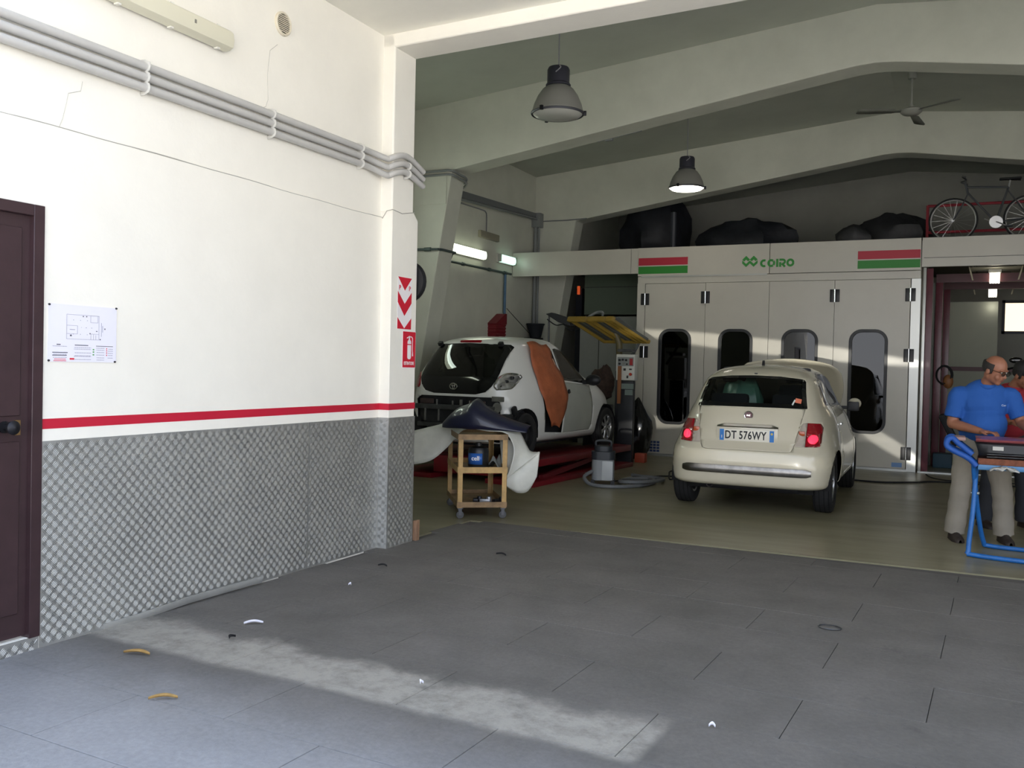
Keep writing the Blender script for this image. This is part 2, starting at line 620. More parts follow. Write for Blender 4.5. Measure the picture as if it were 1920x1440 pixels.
def zr(x): return 4.9 + 0.0965 * (min(x, 6.1 - x) + 3)
b = MB()
b.prism([(-3.3, zr(-3.3)), (3.05, zr(3.05)), (9.4, zr(9.4)), (9.4, zr(9.4) + 0.3), (3.05, zr(3.05) + 0.3), (-3.3, zr(-3.3) + 0.3)], 5.9, 20.5, 'XZ')
struct(b.build('roof', ROOFM, smooth=False))
b = MB()
b.prism([(-3.3, 4.0), (9.4, 4.0), (9.4, zr(9.4) + 0.1), (3.05, zr(3.05) + 0.1), (-3.3, zr(-3.3) + 0.1)], 5.95, 6.1, 'XZ')
b.box2((-3.3, 5.95, -0.02), (-0.1, 6.1, 4.05))
struct(b.build('wall_front', PLASTER2, smooth=False))
b = MB(); b.box2((-3.4, 6.0, -0.02), (-3.086, 20.4, 5.1)); wall_hall = struct(b.build('wall_hall_left', PLASTER2, smooth=False))
b = MB(); b.box2((9.2, 5.8, -0.02), (9.5, 20.4, 5.1)); struct(b.build('wall_right', PLASTER2, smooth=False))
wn = MB()
for y in (9.5, 10.75, 12.0, 13.25, 14.5):
    wn.box((9.17, y, 3.3), (0.06, 0.06, 1.06))
for z in (2.8, 3.8):
    wn.box((9.17, 12.0, z), (0.06, 5.06, 0.06))
added_win = struct(wn.build('added_window_frame', DARKMETAL, smooth=False))  # unseen window frame, added to go with the fill lamp
# back wall with a window opening
WX0, WX1, WZ0, WZ1 = 4.77, 5.75, 2.27, 2.86
b = MB()
b.box2((-3.3, 20.0, -0.02), (WX0, 20.3, 5.6)); b.box2((WX1, 20.0, -0.02), (9.4, 20.3, 5.6))
b.box2((WX0, 20.0, -0.02), (WX1, 20.3, WZ0)); b.box2((WX0, 20.0, WZ1), (WX1, 20.3, 5.6))
struct(b.build('wall_back', M('darker back plaster', '9b9b93', 0.9, var=0.06, scale=1.5), smooth=False))  # back wall in a darker plaster tone than the other hall walls
wn = MB()
for x in (WX0, (WX0 + WX1) / 2, WX1):
    wn.box((x, 20.0, (WZ0 + WZ1) / 2), (0.05, 0.08, WZ1 - WZ0 + 0.06))
for z in (WZ0, WZ1):
    wn.box(((WX0 + WX1) / 2, 20.0, z), (WX1 - WX0 + 0.06, 0.08, 0.05))
win1 = struct(wn.build('window_1', DARKMETAL, smooth=False))
fg = M('frosted pane', 'fff2d8', 0.6, emit=1.6, ecol='ffe9c4')
for k in range(2):
    xa = WX0 + (WX1 - WX0) / 2 * k
    b = MB(); b.box2((xa + 0.025, 20.03, WZ0 + 0.02), (xa + 0.46, 20.04, WZ1 - 0.02)); b.build('pane', fg, win1, smooth=False)

# portal frames
def frame(y0, y1):
    L = [(-2.95, -0.01), (-2.28, 4.055), (2.55, 4.79), (2.85, 4.833), (3.05, 4.845), (3.25, 4.833), (3.55, 4.79), (8.38, 4.055), (9.05, -0.01), (9.25, -0.01), (9.25, 5.0), (3.05, 5.62), (-3.15, 5.0), (-3.15, -0.01)]
    b = MB(); b.prism(L, y0, y1, 'XZ')
    return struct(b.build('beam', PLASTER2, smooth=False, bevel=0.012))
fr1 = frame(10.86, 11.24); fr1['label'] = 'sloping white portal frame nearer the entrance'
fr2 = frame(15.39, 15.75); fr2['label'] = 'sloping white portal frame above the spray booth'
b = MB()   # ring of thicker plaster where the column meets the beam
b.box2((-3.1, 10.845, 3.60), (-2.36, 10.87, 3.985))
b.build('column_head', PLASTER2, fr1, smooth=False)

# ------------------------------------------------------------------ brown door
door = MB()
door.box2((-0.06, 2.03, 0.075), (-0.018, 2.915, 2.065))
door = struct(door.build('door_1', DOORM, smooth=False))
b = MB()
b.box2((-0.05, 2.905, 0.06), (0.012, 2.962, 2.114)); b.box2((-0.05, 1.98, 0.06), (0.012, 2.03, 2.114)); b.box2((-0.05, 2.03, 2.06), (0.0118, 2.905, 2.114))
b.build('door_frame', DOORM, door, bevel=0.003)
for z0, z1 in ((0.187, 1.0), (1.12, 2.0)):
    b = MB(); b.prism(rrect(2.48, (z0 + z1) / 2, 0.76, z1 - z0, 0.004, 1), -0.02, -0.009, 'YZ'); b.build('door_panel', DOORM, door, bevel=0.004)
b = MB(); b.lathe([(0.0, 0.055), (0.022, 0.052), (0.033, 0.04), (0.03, 0.024), (0.012, 0.014), (0.012, -0.02), (0.028, -0.022), (0.028, -0.03)], 20, 'X', (0.012, 2.785, 1.07)); b.build('door_knob', DARKMETAL, door)
b = MB(); b.box2((-0.02, 2.835, 1.03), (-0.006, 2.86, 1.10)); b.build('lock_plate', M('worn brass', '9a7c52', 0.4, 0.8), door)

# ------------------------------------------------------------------ tread plate cladding
def bars(bm_, y0, y1, z0, z1, x, axis='X', pitch=0.0585, y_org=0.0):
    """raised bars in the classic alternating pattern; axis X: plate lies on a wall of constant x, axis Y: constant y"""
    vs = bm_.bm
    nb, step, ln, hw, hh = 4, 0.0078, 0.0155, 0.0024, 0.0013
    j0, j1 = int((z0) / (pitch / 2)) - 1, int((z1) / (pitch / 2)) + 1
    i0, i1 = int((y0 - y_org) / (pitch / 2)) - 1, int((y1 - y_org) / (pitch / 2)) + 1
    for i in range(i0, i1 + 1):
        for j in range(j0, j1 + 1):
            cy, cz = y_org + i * pitch / 2, j * pitch / 2
            up = (i + j) % 2 == 0
            if up:
                if i % 2: du, dv = (0.7071, 0.7071)
                else: du, dv = (0.7071, 0.7071)
            else:
                du, dv = (0.7071, -0.7071)
            for k in range(nb):
                o = (k - (nb - 1) / 2) * step
                py, pz = cy - dv * o, cz + du * o
                a = [(-ln, 0), (ln, 0)]
                ends = [(py + du * t, pz + dv * t) for t in (-ln, ln)]
                if min(e[0] for e in ends) < y0 + 0.003 or max(e[0] for e in ends) > y1 - 0.003 or min(e[1] for e in ends) < z0 + 0.003 or max(e[1] for e in ends) > z1 - 0.003:
                    continue
                def P(u, v, h):
                    return (x + h, u, v) if axis == 'X' else (u, x - h, v)
                nx, nz = -dv * hw, du * hw
                hh_ = hh * (1.0 if up else 0.6)
                A, B = ends
                e2 = 0.6
                t0 = (A[0] + (B[0] - A[0]) * 0.18, A[1] + (B[1] - A[1]) * 0.18)
                t1 = (A[0] + (B[0] - A[0]) * 0.82, A[1] + (B[1] - A[1]) * 0.82)
                q = [vs.verts.new(P(A[0], A[1], 0)), vs.verts.new(P(t0[0] + nx, t0[1] + nz, 0)), vs.verts.new(P(t1[0] + nx, t1[1] + nz, 0)),
                     vs.verts.new(P(B[0], B[1], 0)), vs.verts.new(P(t1[0] - nx, t1[1] - nz, 0)), vs.verts.new(P(t0[0] - nx, t0[1] - nz, 0)),
                     vs.verts.new(P(t0[0], t0[1], hh_)), vs.verts.new(P(t1[0], t1[1], hh_))]
                for f in ((0, 6, 1), (1, 6, 7, 2), (2, 7, 3), (3, 7, 4), (4, 7, 6, 5), (5, 6, 0)):
                    vs.faces.new([q[t] for t in f])
def tread(label, y0, y1, z0, z1, x, axis='X', bottom=None, th=0.004):
    t = thing('tread_plate', label, 'metal plate')
    b = MB()
    if axis == 'X':
        b.box2((x, y0, z0), (x + th, y1, z1)); xs = x + th
    else:
        b.box2((y0, x - th, z0), (y1, x, z1)); xs = x - th
    b.build('sheet', STEEL, t, smooth=False)
    b = MB(); bars(b, y0, y1, z0, z1, xs, axis)
    bmesh.ops.recalc_face_normals(b.bm, faces=b.bm.faces[:])
    o = b.build('tread_bars', STEELB, t, smooth=False); o['kind'] = 'stuff'
    return t
t1 = tread('long checkered steel plate on the left wall, starting beside the brown door', 2.965, 4.985, 0.0, 0.994, 0.0013)
tread('shorter checkered steel plate on the left wall, ending at the pillar corner', 4.988, 5.814, 0.0, 0.994, 0.0013)
tread('narrow bright checkered steel strip on the front face of the pillar', 0.006, PX + 0.004, 0.0, 0.994, 5.82, 'Y')
tread('checkered steel plate on the side of the pillar, facing the bay', 5.822, 6.188, 0.0, 0.994, PX)
t5 = tread('low checkered steel kick plate under the brown door', 1.99, 2.96, -0.02, 0.062, 0.0)
b = MB()
b.tube([(0.006, 3.33, 0.006), (0.02, 3.55, 0.012), (0.03, 3.9, 0.03), (0.035, 4.2, 0.03), (0.05, 4.4, 0.034), (0.06, 4.47, 0.036)], 0.022, 6, flat=(0.35, 1.0))
tag(b.build('metal_edging', STEEL), 'bent loose steel edging strip along the foot of the left wall', 'metal strip')

# ------------------------------------------------------------------ things on the left wall
nt_ = thing('evacuation_plan', 'laminated evacuation plan sheet pinned to the white wall by the door', 'notice', (0.0, 3.19, 1.517))
b = MB(); b.box((0.002, 0, 0), (0.003, 0.398, 0.281)); b.build('sheet', PAPER, nt_, smooth=False)
def ink(name, rects, m, dx=0.0042):
    b = MB()
    for y0, z0, y1, z1 in rects:
        b.box2((0.003, y0, z0), (dx, y1, z1))
    o = b.build(name, m, nt_, smooth=False)
    o['kind'] = 'stuff'
    return o
def frame_lines(y0, z0, y1, z1, t=0.0016):
    return [(y0, z0, y1, z0 + t), (y0, z1 - t, y1, z1), (y0, z0, y0 + t, z1), (y1 - t, z0, y1, z1)]
R = frame_lines(-0.098, -0.028, 0.092, 0.094) + frame_lines(-0.098, -0.002, -0.035, 0.040) + frame_lines(0.04, 0.058, 0.085, 0.094)
R += [(0.035, 0.0, 0.09, 0.0016), (0.042, -0.028, 0.0436, 0.0), (0.058, -0.028, 0.0596, 0.0), (0.072, -0.028, 0.0736, -0.004), (0.105, -0.01, 0.107, 0.06), (0.112, 0.012, 0.1145, 0.045)]
for y in (-0.06, -0.02, 0.02):
    for z in (0.065, -0.005):
        R.append((y, z, y + 0.003, z + 0.004))
R += [(-0.015, 0.031, -0.011, 0.033), (0.012, 0.03, 0.018, 0.033), (0.045, 0.03, 0.05, 0.033), (-0.08, 0.018, -0.05, 0.021)]
ink('floor_drawing', R, INKL)
ink('drawing_mark', [(-0.006, 0.084, 0.0, 0.09), (0.014, 0.084, 0.02, 0.09), (0.035, 0.0, 0.041, 0.006), (0.073, 0.014, 0.082, 0.018), (0.096, -0.028, 0.102, -0.022), (0.124, 0.026, 0.13, 0.033), (-0.078, -0.014, -0.068, -0.006)], INK)
L = []
rt = random.Random(3)
for (ya, yb, zs) in ((-0.175, -0.095, (-0.066, -0.105, -0.121)), (-0.055, 0.045, (-0.07, -0.078, -0.096, -0.110, -0.114, -0.129)), (0.075, 0.125, (-0.07, -0.08, -0.092, -0.105, -0.119, -0.13)), (0.145, 0.178, (-0.074, -0.084, -0.095, -0.106, -0.119))):
    for z in zs:
        y = ya + rt.uniform(0, 0.006)
        while y < yb:
            wd = rt.uniform(0.004, 0.012)
            L.append((y, z, min(y + wd, yb), z + 0.0026)); y += wd + 0.002
ink('small_print', L, INKL)
ink('heading', [(-0.152, -0.059, -0.13, -0.054), (-0.05, -0.059, 0.028, -0.055), (0.075, -0.060, 0.178, -0.057), (-0.175, -0.097, -0.09, -0.093), (-0.175, -0.111, -0.095, -0.107)], INK)
ink('red_print', [(-0.165, -0.129, -0.1, -0.126), (-0.168, -0.137, -0.098, -0.134), (-0.078, -0.130, -0.052, -0.121)] + [(0.137, z, 0.142, z + 0.006) for z in (-0.074, -0.084, -0.095, -0.107)], INKR, 0.0044)
ink('green_print', [(0.055, z, 0.064, z + 0.006) for z in (-0.08, -0.092, -0.106)], INKG, 0.0044)
for y, z in ((-0.195, 0.135), (0.195, 0.139), (-0.195, -0.135), (0.19, -0.137)):
    b = MB(); b.lathe([(0, 0.012), (0.0035, 0.011), (0.0055, 0.007), (0.0055, 0.003)], 10, 'X', (0, y, z)); b.build('push_pin', BLACKP, nt_)

fx = thing('fluorescent_batten', 'long unlit fluorescent batten high on the left wall', 'light', (-0.016, 3.45, 3.275))
b = MB(); b.prism([(0.0, -0.05), (0.035, -0.062), (0.035, 0.062), (0.0, 0.05)], -0.68, 0.68, 'XZ'); b.build('housing', WHITEPL, fx, bevel=0.006)
b = MB()
prof = [(0.03, -0.064), (0.06, -0.06), (0.085, -0.045), (0.093, 0.0), (0.085, 0.045), (0.06, 0.06), (0.03, 0.064)]
rows = []
for y, s in ((-0.70, 0.55), (-0.69, 0.9), (-0.67, 1), (0.67, 1), (0.69, 0.9), (0.70, 0.55)):
    rows.append([(0.03 + (p[0] - 0.03) * (0.4 + 0.6 * s if s < 1 else 1), y, p[1] * s) for p in prof])
b.grid(rows); b.bm.faces.new([v for v in list(b.bm.verts)[:7]]); b.bm.faces.new(list(reversed(list(b.bm.verts)[-7:])))
b.build('diffuser', CREAM, fx, angle=30)
for y in (-0.5, -0.1, 0.25, 0.6):
    for s in (-1, 1):
        b = MB(); b.box((0.04, y, s * 0.066), (0.03, 0.022, 0.008)); b.build('clip', WHITEPL, fx, smooth=False)
b = MB(); b.box((0.0945, 0.38, 0.005), (0.003, 0.012, 0.02)); b.build('mark', M('grey mark', '7d7a70'), fx, smooth=False)

vg = thing('vent_grille', 'round ivory vent grille high on the left wall', 'vent', (-0.016, 4.664, 3.565))
b = MB(); b.lathe([(0.076, 0.0), (0.076, 0.012), (0.070, 0.018), (0.062, 0.016), (0.060, 0.006)], 28, 'X', caps=False); b.build('rim', M('ivory plastic', 'd9d0bb', 0.5), vg)
b = MB(); b.lathe([(0.061, 0.004), (0.0, 0.004)], 24, 'X'); b.build('mesh_screen', M('vent screen', 'a89c86', 0.8), vg)
for k in range(9):
    z = -0.048 + k * 0.012
    hw = sqrt(max(0, 0.060 ** 2 - z * z))
    b = MB(); b.box((0.009, 0, z), (0.008, 2 * hw, 0.005)); b.build('slat', M('ivory plastic'), vg, smooth=False)

# conduits
zs = (2.945, 2.888, 2.832)
for k, z in enumerate(zs):
    r = 0.0225
    x0 = -0.016 + r + 0.012
    dz2 = (0.01, 0.005, 0.0)[k]
    p = [(x0, 0.7, z - 0.012), (x0, 4.0, z + 0.006), (x0, 5.52, z + 0.012), (x0 + 0.006, 5.62, z + 0.008), (x0 + 0.05, 5.735, z - 0.022 + dz2), (0.08, 5.772, z - 0.022 + dz2), (PX + 0.02, 5.80, z - 0.004 + dz2), (PX + r + 0.012, 5.90, z + 0.026 + dz2), (PX + r + 0.012, 6.02, z + 0.016 + dz2), (PX + r + 0.006, 6.20, z - 0.03)]
    b = MB(); b.tube(smooth_path(p[:3], 3)[:-1] + smooth_path(p[2:], 6), r, 12)
    tag(b.build('conduit', GREYPVC), ('topmost', 'middle', 'lowest')[k] + ' of the three grey conduits crossing the left wall', 'conduit', 'grey conduits along the left wall')
def clamp(y, x, label, n=3, off=0.0, z0=None):
    t = thing('conduit_clamp', label, 'clamp', (x, y, 0), 0, 'clamps on the wall conduits')
    for k in range(n):
        z = (zs if z0 is None else z0)[k] + off
        b = MB()
        b.tube([(0.002, 0, z - 0.028), (0.03, 0, z - 0.027), (0.058, 0, z - 0.014), (0.062, 0, z), (0.058, 0, z + 0.014), (0.03, 0, z + 0.027), (0.002, 0, z + 0.028)], 0.012, 6, flat=(1, 0.25) if False else (0.35, 1))
        b.build('saddle', M('clamp plastic', 'c6c4bd', 0.5), t)
clamp(3.54, -0.016, 'pale conduit clamp nearest the brown door', off=0.004)
clamp(4.54, -0.016, 'pale conduit clamp midway along the left wall', off=0.008)
clamp(5.50, -0.016, 'pale conduit clamp just before the pillar', off=0.012)
clamp(5.965, PX, 'small pale conduit clamp on the side of the pillar', 2, 0.0, (2.912, 2.853))

# signs on the pillar
sg = thing('arrow_sign', 'white strip sign with red downward chevrons on the pillar side', 'sign', (PX, 6.01, 1.872))
b = MB(); b.box((0.001, 0, 0), (0.0018, 0.2, 0.4)); b.build('backing', SIGNW, sg, smooth=False)
def flat_yz(poly, name, m, par, x0=0.0018, x1=0.0028):
    b = MB(); b.prism(poly, x0, x1, 'YZ'); return b.build(name, m, par, smooth=False)
flat_yz([(-0.098, 0.198), (0.098, 0.198), (0.0, 0.098)], 'arrow_head', SIGNR, sg)
flat_yz([(-0.098, 0.088), (0.0, -0.005), (0.098, 0.088), (0.098, 0.005), (0.0, -0.098), (-0.098, 0.005)], 'chevron', SIGNR, sg)
flat_yz([(-0.098, -0.112), (0.0, -0.195), (0.0, -0.199), (-0.098, -0.199)], 'chevron', SIGNR, sg)
flat_yz([(0.098, -0.112), (0.098, -0.199), (0.0, -0.199), (0.0, -0.195)], 'chevron', SIGNR, sg)
for y in (-0.07, 0.07):
    put_text('P', 0.05, SIGNR, sg, (0.0026, y, 0.115), '+X', 'letter', 0.0006, True)
ex = thing('extinguisher_sign', 'red fire extinguisher sign with a white pictogram on the pillar', 'sign', (PX, 6.087, 1.516))
b = MB(); b.box((0.0015, 0, 0), (0.003, 0.182, 0.278)); b.build('plate', SIGNR, ex, smooth=False)
b = MB(); b.box((0.001, 0, 0), (0.0016, 0.19, 0.286)); b.build('border', SIGNW, ex, smooth=False)
body = rrect(0.0, 0.0, 0.052, 0.15, 0.018, 3)
flat_yz(body, 'pictogram_body', SIGNW, ex, 0.003, 0.004)
flat_yz([(-0.01, 0.07), (0.01, 0.07), (0.008, 0.098), (-0.008, 0.098)], 'pictogram_neck', SIGNW, ex, 0.003, 0.004)
flat_yz([(-0.035, 0.085), (0.005, 0.1), (0.005, 0.108), (-0.038, 0.092)], 'pictogram_lever', SIGNW, ex, 0.003, 0.004)
b = MB(); b.tube(smooth_path([(0.0035, 0.006, 0.1), (0.0035, 0.034, 0.098), (0.0035, 0.046, 0.08), (0.0035, 0.046, 0.0), (0.0035, 0.05, -0.02)], 4), 0.004, 6, flat=(0.3, 1)); b.build('pictogram_hose', SIGNW, ex)
flat_yz([(0.042, -0.05), (0.058, -0.05), (0.054, -0.015), (0.046, -0.015)], 'pictogram_nozzle', SIGNW, ex, 0.003, 0.004)
flat_yz([(-0.028, 0.036), (0.028, 0.036), (0.028, 0.044), (-0.028, 0.044)], 'pictogram_band', SIGNR, ex, 0.004, 0.0046)
put_text('ESTINTORE', 0.036, SIGNW, ex, (0.0032, 0, -0.108), '+X', 'lettering', 0.0006, True, squeeze=0.80)

# plank leaning behind the pillar
b = MB(); b.box((0.10, 6.235, 0.08), (0.035, 0.05, 0.16), (0.0, 0.0, 0.0)); b.jitter(0.003)
tag(b.build('wood_block', M('raw wood', '8a6a52', 0.8, var=0.15, scale=14, stretch=(6, 6, 1)), bevel=0.003), 'small upright wood offcut at the foot of the pillar', 'wood')
b = MB(); b.lathe([(0.0, 0.0), (0.16, 0.0), (0.17, 0.02), (0.165, 0.05), (0.0, 0.052)], 28, 'Y', (-0.135 + 0.11, 6.20, 2.06)); 
tag(b.build('hose_reel', BLACKP), 'round black reel half hidden behind the pillar', 'reel')
# ------------------------------------------------------------------ spray booth
BOOTHW = M('booth white enamel', 'bfbbb0', 0.30, var=0.03, scale=2.0, spec=0.5)
BOOTHA = M('booth aluminium trim', 'b7b8b4', 0.35, 0.7)
SEAM = M('dark seam', '4a4a46', 0.8)
HINGEM = M('black hinge', '222224', 0.4, 0.3)
GASKET = M('window gasket', '1b1d20', 0.45)
BGLASS = glass_mat('booth glass', '3a4450', 0.22, 0.01)
STRIPE_R = M('booth red stripe', 'b02238', 0.5)
STRIPE_G = M('booth green stripe', '27802a', 0.5)
LOGOG = M('logo green', '2a8a32', 0.5)
YB = 14.45
booth = thing('spray_booth', 'white paint spray booth with four long rounded windows and green lettering', 'spray booth', (1.345, YB, 0))
def bl(x): return x - 1.345
def bpanel(name, x0, x1, z0, z1, y0=0.0, y1=0.05, m=BOOTHW, bev=0.003):
    b = MB(); b.box2((bl(x0), y0, z0), (bl(x1), y1, z1))
    return b.build(name, m, booth, smooth=False, bevel=bev)
# upper fascia in separate sheets, the outer ones running past the booth
for k, (x0, x1, lab) in enumerate(((-0.782, 1.326, None), (1.334, 3.462, None))):
    bpanel('fascia_panel', x0, x1, 2.925, 3.388, -0.012, 0.04)
bpanel('fascia_trim', -0.78, 3.47, 2.805, 2.918, -0.004, 0.04, BOOTHW)
b = MB(); b.box2((bl(-0.72), -0.018, 2.905), (bl(1.30), -0.004, 2.93)); b.build('drip_strip', BOOTHA, booth, smooth=False)
bpanel('corner_post', -0.785, -0.655, 0.0, 2.805, -0.004, 0.06)
bpanel('corner_post', 3.345, 3.475, 0.0, 2.805, -0.004, 0.06, BOOTHA)
bpanel('roof_panel', -0.78, 3.47, 3.30, 3.36, 0.06, 3.9, BOOTHW, 0)
bpanel('side_panel', -0.78, -0.73, 0.0, 3.36, 0.06, 3.9, BOOTHW, 0)
bpanel('side_panel', 3.42, 3.47, 0.0, 3.36, 0.06, 3.9, BOOTHW, 0)
bpanel('rear_panel', -0.78, 3.47, 0.0, 3.36, 3.86, 3.9, BOOTHW, 0)
bpanel('base_sill', -0.66, 3.35, 0.0, 0.035, -0.01, 0.08, BOOTHA, 0)
dx = [(-0.645, 0.343), (0.349, 1.333), (1.339, 2.292), (2.298, 3.335)]
wc = (-0.137, 0.834, 1.806, 2.785)
WW, WZ0_, WZ1_, WR = 0.52, 0.535, 2.06, 0.17
def ring_panel(outer, inner, y0, y1):
    """flat sheet with a hole, both outlines given with the same point count"""
    b = MB()
    n = len(outer)
    rows = [[(u, y0, v) for u, v in inner], [(u, y0, v) for u, v in outer], [(u, y1, v) for u, v in outer], [(u, y1, v) for u, v in inner], [(u, y0, v) for u, v in inner]]
    b.grid(rows, closed_u=True)
    bmesh.ops.remove_doubles(b.bm, verts=b.bm.verts[:], dist=1e-6)
    bmesh.ops.recalc_face_normals(b.bm, faces=b.bm.faces[:])
    return b
def rect_like(inner, x0, x1, z0, z1):
    """points of the rectangle seen from its centre along the inner outline's corners"""
    out = []
    n = len(inner) // 4
    q = [((x1, z1), 0), ((x0, z1), 1), ((x0, z0), 2), ((x1, z0), 3)]
    for (cx, cz), k in q:
        seg = inner[k * n:(k + 1) * n]
        for i, p in enumerate(seg):
            t = i / (n - 1)
            if k == 0: out.append((x1, p[1] + (z1 - p[1]) * min(1, 2 * t)) if t < 0.5 else (p[0] + (x1 - p[0]) * min(1, 2 - 2 * t), z1))
            if k == 1: out.append((p[0] + (x0 - p[0]) * min(1, 2 * t), z1) if t < 0.5 else (x0, p[1] + (z1 - p[1]) * min(1, 2 - 2 * t)))
            if k == 2: out.append((x0, p[1] + (z0 - p[1]) * min(1, 2 * t)) if t < 0.5 else (p[0] + (x0 - p[0]) * min(1, 2 - 2 * t), z0))
            if k == 3: out.append((p[0] + (x1 - p[0]) * min(1, 2 * t), z0) if t < 0.5 else (x1, p[1] + (z0 - p[1]) * min(1, 2 - 2 * t)))
    return out
doors = []
for k, ((x0, x1), cx) in enumerate(zip(dx, wc)):
    inner = rrect(bl(cx), (WZ0_ + WZ1_) / 2, WW, WZ1_ - WZ0_, WR, 6)
    outer = rect_like(inner, bl(x0), bl(x1), 0.04, 2.80)
    d = ring_panel(outer, inner, 0.0, 0.05).build('booth_door', BOOTHW, booth, smooth=False)
    doors.append(d)
    o2 = rrect(bl(cx), (WZ0_ + WZ1_) / 2, WW + 0.02, WZ1_ - WZ0_ + 0.02, WR + 0.01, 7)
    i2 = rrect(bl(cx), (WZ0_ + WZ1_) / 2, WW - 0.07, WZ1_ - WZ0_ - 0.07, WR - 0.035, 7)
    ring_panel(o2, i2, -0.012, 0.052).build('gasket', GASKET, d, bevel=0.003)
    b = MB(); b.prism(rrect(bl(cx), (WZ0_ + WZ1_) / 2, WW - 0.06, WZ1_ - WZ0_ - 0.06, WR - 0.03, 7), 0.016, 0.022, 'XZ'); b.build('window_pane', BGLASS, d, smooth=False)
def hinge(d, x, z):
    b = MB()
    b.box((bl(x) - 0.038, -0.011, z), (0.062, 0.022, 0.19), bevel=0.006); b.box((bl(x) + 0.038, -0.011, z), (0.062, 0.022, 0.19), bevel=0.006)
    h = b.build('hinge', HINGEM, d)
    b = MB(); b.lathe([(0.013, -0.097), (0.013, 0.097)], 10, 'Z', (bl(x), -0.02, z)); b.build('hinge_pin', CHROME, h) if False else None
    b.bm.free()
    return h
for d, x, zz in ((doors[0], -0.648, (2.55, 1.69, 0.30)), (doors[0], 0.346, (2.57, 0.30)), (doors[3], 2.298, (2.57, 0.30)), (doors[3], 3.338, (2.57, 1.69, 0.265))):
    for z in zz:
        hinge(d, x, z)
        b = MB(); b.lathe([(0.012, -0.096), (0.012, 0.096)], 10, 'Z', (bl(x), -0.024, z)); b.build('hinge_pin', CHROME, d)
# vent grid and stickers low on the doors
BLUEST = M('blue sticker', '3f66a8', 0.5)
for gx in range(4):
    for gz in range(4):
        x = -0.545 + gx * 0.058; z = 0.082 + gz * 0.047
        b = MB(); b.box((bl(x), -0.001, z), (0.046, 0.006, 0.034)); b.build('vent_slot', BLUEST if False else M('vent slot blue', '2b3f72', 0.5), doors[0], smooth=False)
b = MB(); b.box2((bl(3.15), -0.002, 0.06), (bl(3.29), 0.002, 0.125)); b.build('sticker', M('pale blue sticker', '6f93c4', 0.5), doors[3], smooth=False)
for x0, x1 in ((-0.772, 0.048), (2.607, 3.455)):
    for z0, z1, m in ((3.10, 3.222, STRIPE_R), (2.963, 3.083, STRIPE_G)):
        b = MB(); b.box2((bl(x0), -0.0145, z0), (bl(x1), -0.0115, z1)); b.build('colour_stripe', m, booth, smooth=False, label='red stripe' if m is STRIPE_R else 'green stripe')
# COIRO lettering and its two interlocking lozenges
lx, lz, s = 1.03, 3.118, 0.068
for cx in (lx - 0.058, lx + 0.058):
    for a, bb in (((-s, 0.012), (0.0, 0.085)), ((0, 0), (0, 0))):
        pass
    b = MB(); b.prism([(bl(cx), lz + 0.088), (bl(cx - 0.060), lz + 0.030), (bl(cx - 0.030), lz + 0.002), (bl(cx), lz + 0.030), (bl(cx + 0.030), lz + 0.002), (bl(cx + 0.060), lz + 0.030)], -0.0145, -0.0115, 'XZ'); b.build('logo_lozenge', LOGOG, booth, smooth=False)
    b = MB(); b.prism([(bl(cx - 0.060), lz + 0.018), (bl(cx - 0.060), lz - 0.028), (bl(cx), lz - 0.084), (bl(cx + 0.060), lz - 0.028), (bl(cx + 0.060), lz + 0.018), (bl(cx), lz - 0.036)], -0.0145, -0.0115, 'XZ'); b.build('logo_lozenge', LOGOG, booth, smooth=False)
# letters with open gaps, drawn as outlines
def stroke(pts, wd, name):
    b = MB()
    P = [Vector((p[0], 0, p[1])) for p in pts]
    L, R = [], []
    for i, p in enumerate(P):
        t = (P[min(i + 1, len(P) - 1)] - P[max(i - 1, 0)]).normalized()
        n = Vector((-t.z, 0, t.x)) * wd / 2
        L.append(p + n); R.append(p - n)
    rows = [[(v.x, y, v.z) for v in S] for S, y in ((L, -0.0145), (R, -0.0145), (R, -0.0118), (L, -0.0118), (L, -0.0145))]
    b.grid(rows)
    bmesh.ops.recalc_face_normals(b.bm, faces=b.bm.faces[:])
    return b.build(name, LOGOG, booth, smooth=False)
zb, zt = 3.022, 3.146
zm, hh = (zb + zt) / 2, (zt - zb) / 2
def arc(cx, r, a0, a1, n=10):
    return [(bl(cx) + r * 0.95 * cos(radians(a0 + (a1 - a0) * i / n)), zm + r * sin(radians(a0 + (a1 - a0) * i / n))) for i in range(n + 1)]
stroke(arc(1.246, hh - 0.017, 60, 300), 0.034, 'letter')
stroke(arc(1.355, hh - 0.017, 50, 310), 0.034, 'letter')
stroke(arc(1.355, hh - 0.017, -42, 42), 0.032, 'letter')
stroke([(bl(1.445), zb), (bl(1.445), zt)], 0.034, 'letter')
stroke([(bl(1.49), zb), (bl(1.49), zm + 0.01)], 0.034, 'letter')
stroke([(bl(1.476), zt - 0.014), (bl(1.53), zt - 0.014)] + [(bl(1.53) + 0.03 * cos(radians(a)), zt - 0.044 + 0.03 * sin(radians(a))) for a in (60, 20, -20, -60, -90)] + [(bl(1.515), zt - 0.074), (bl(1.562), zb)], 0.032, 'letter')
stroke(arc(1.64, hh - 0.017, 0, 360, 20), 0.034, 'letter')

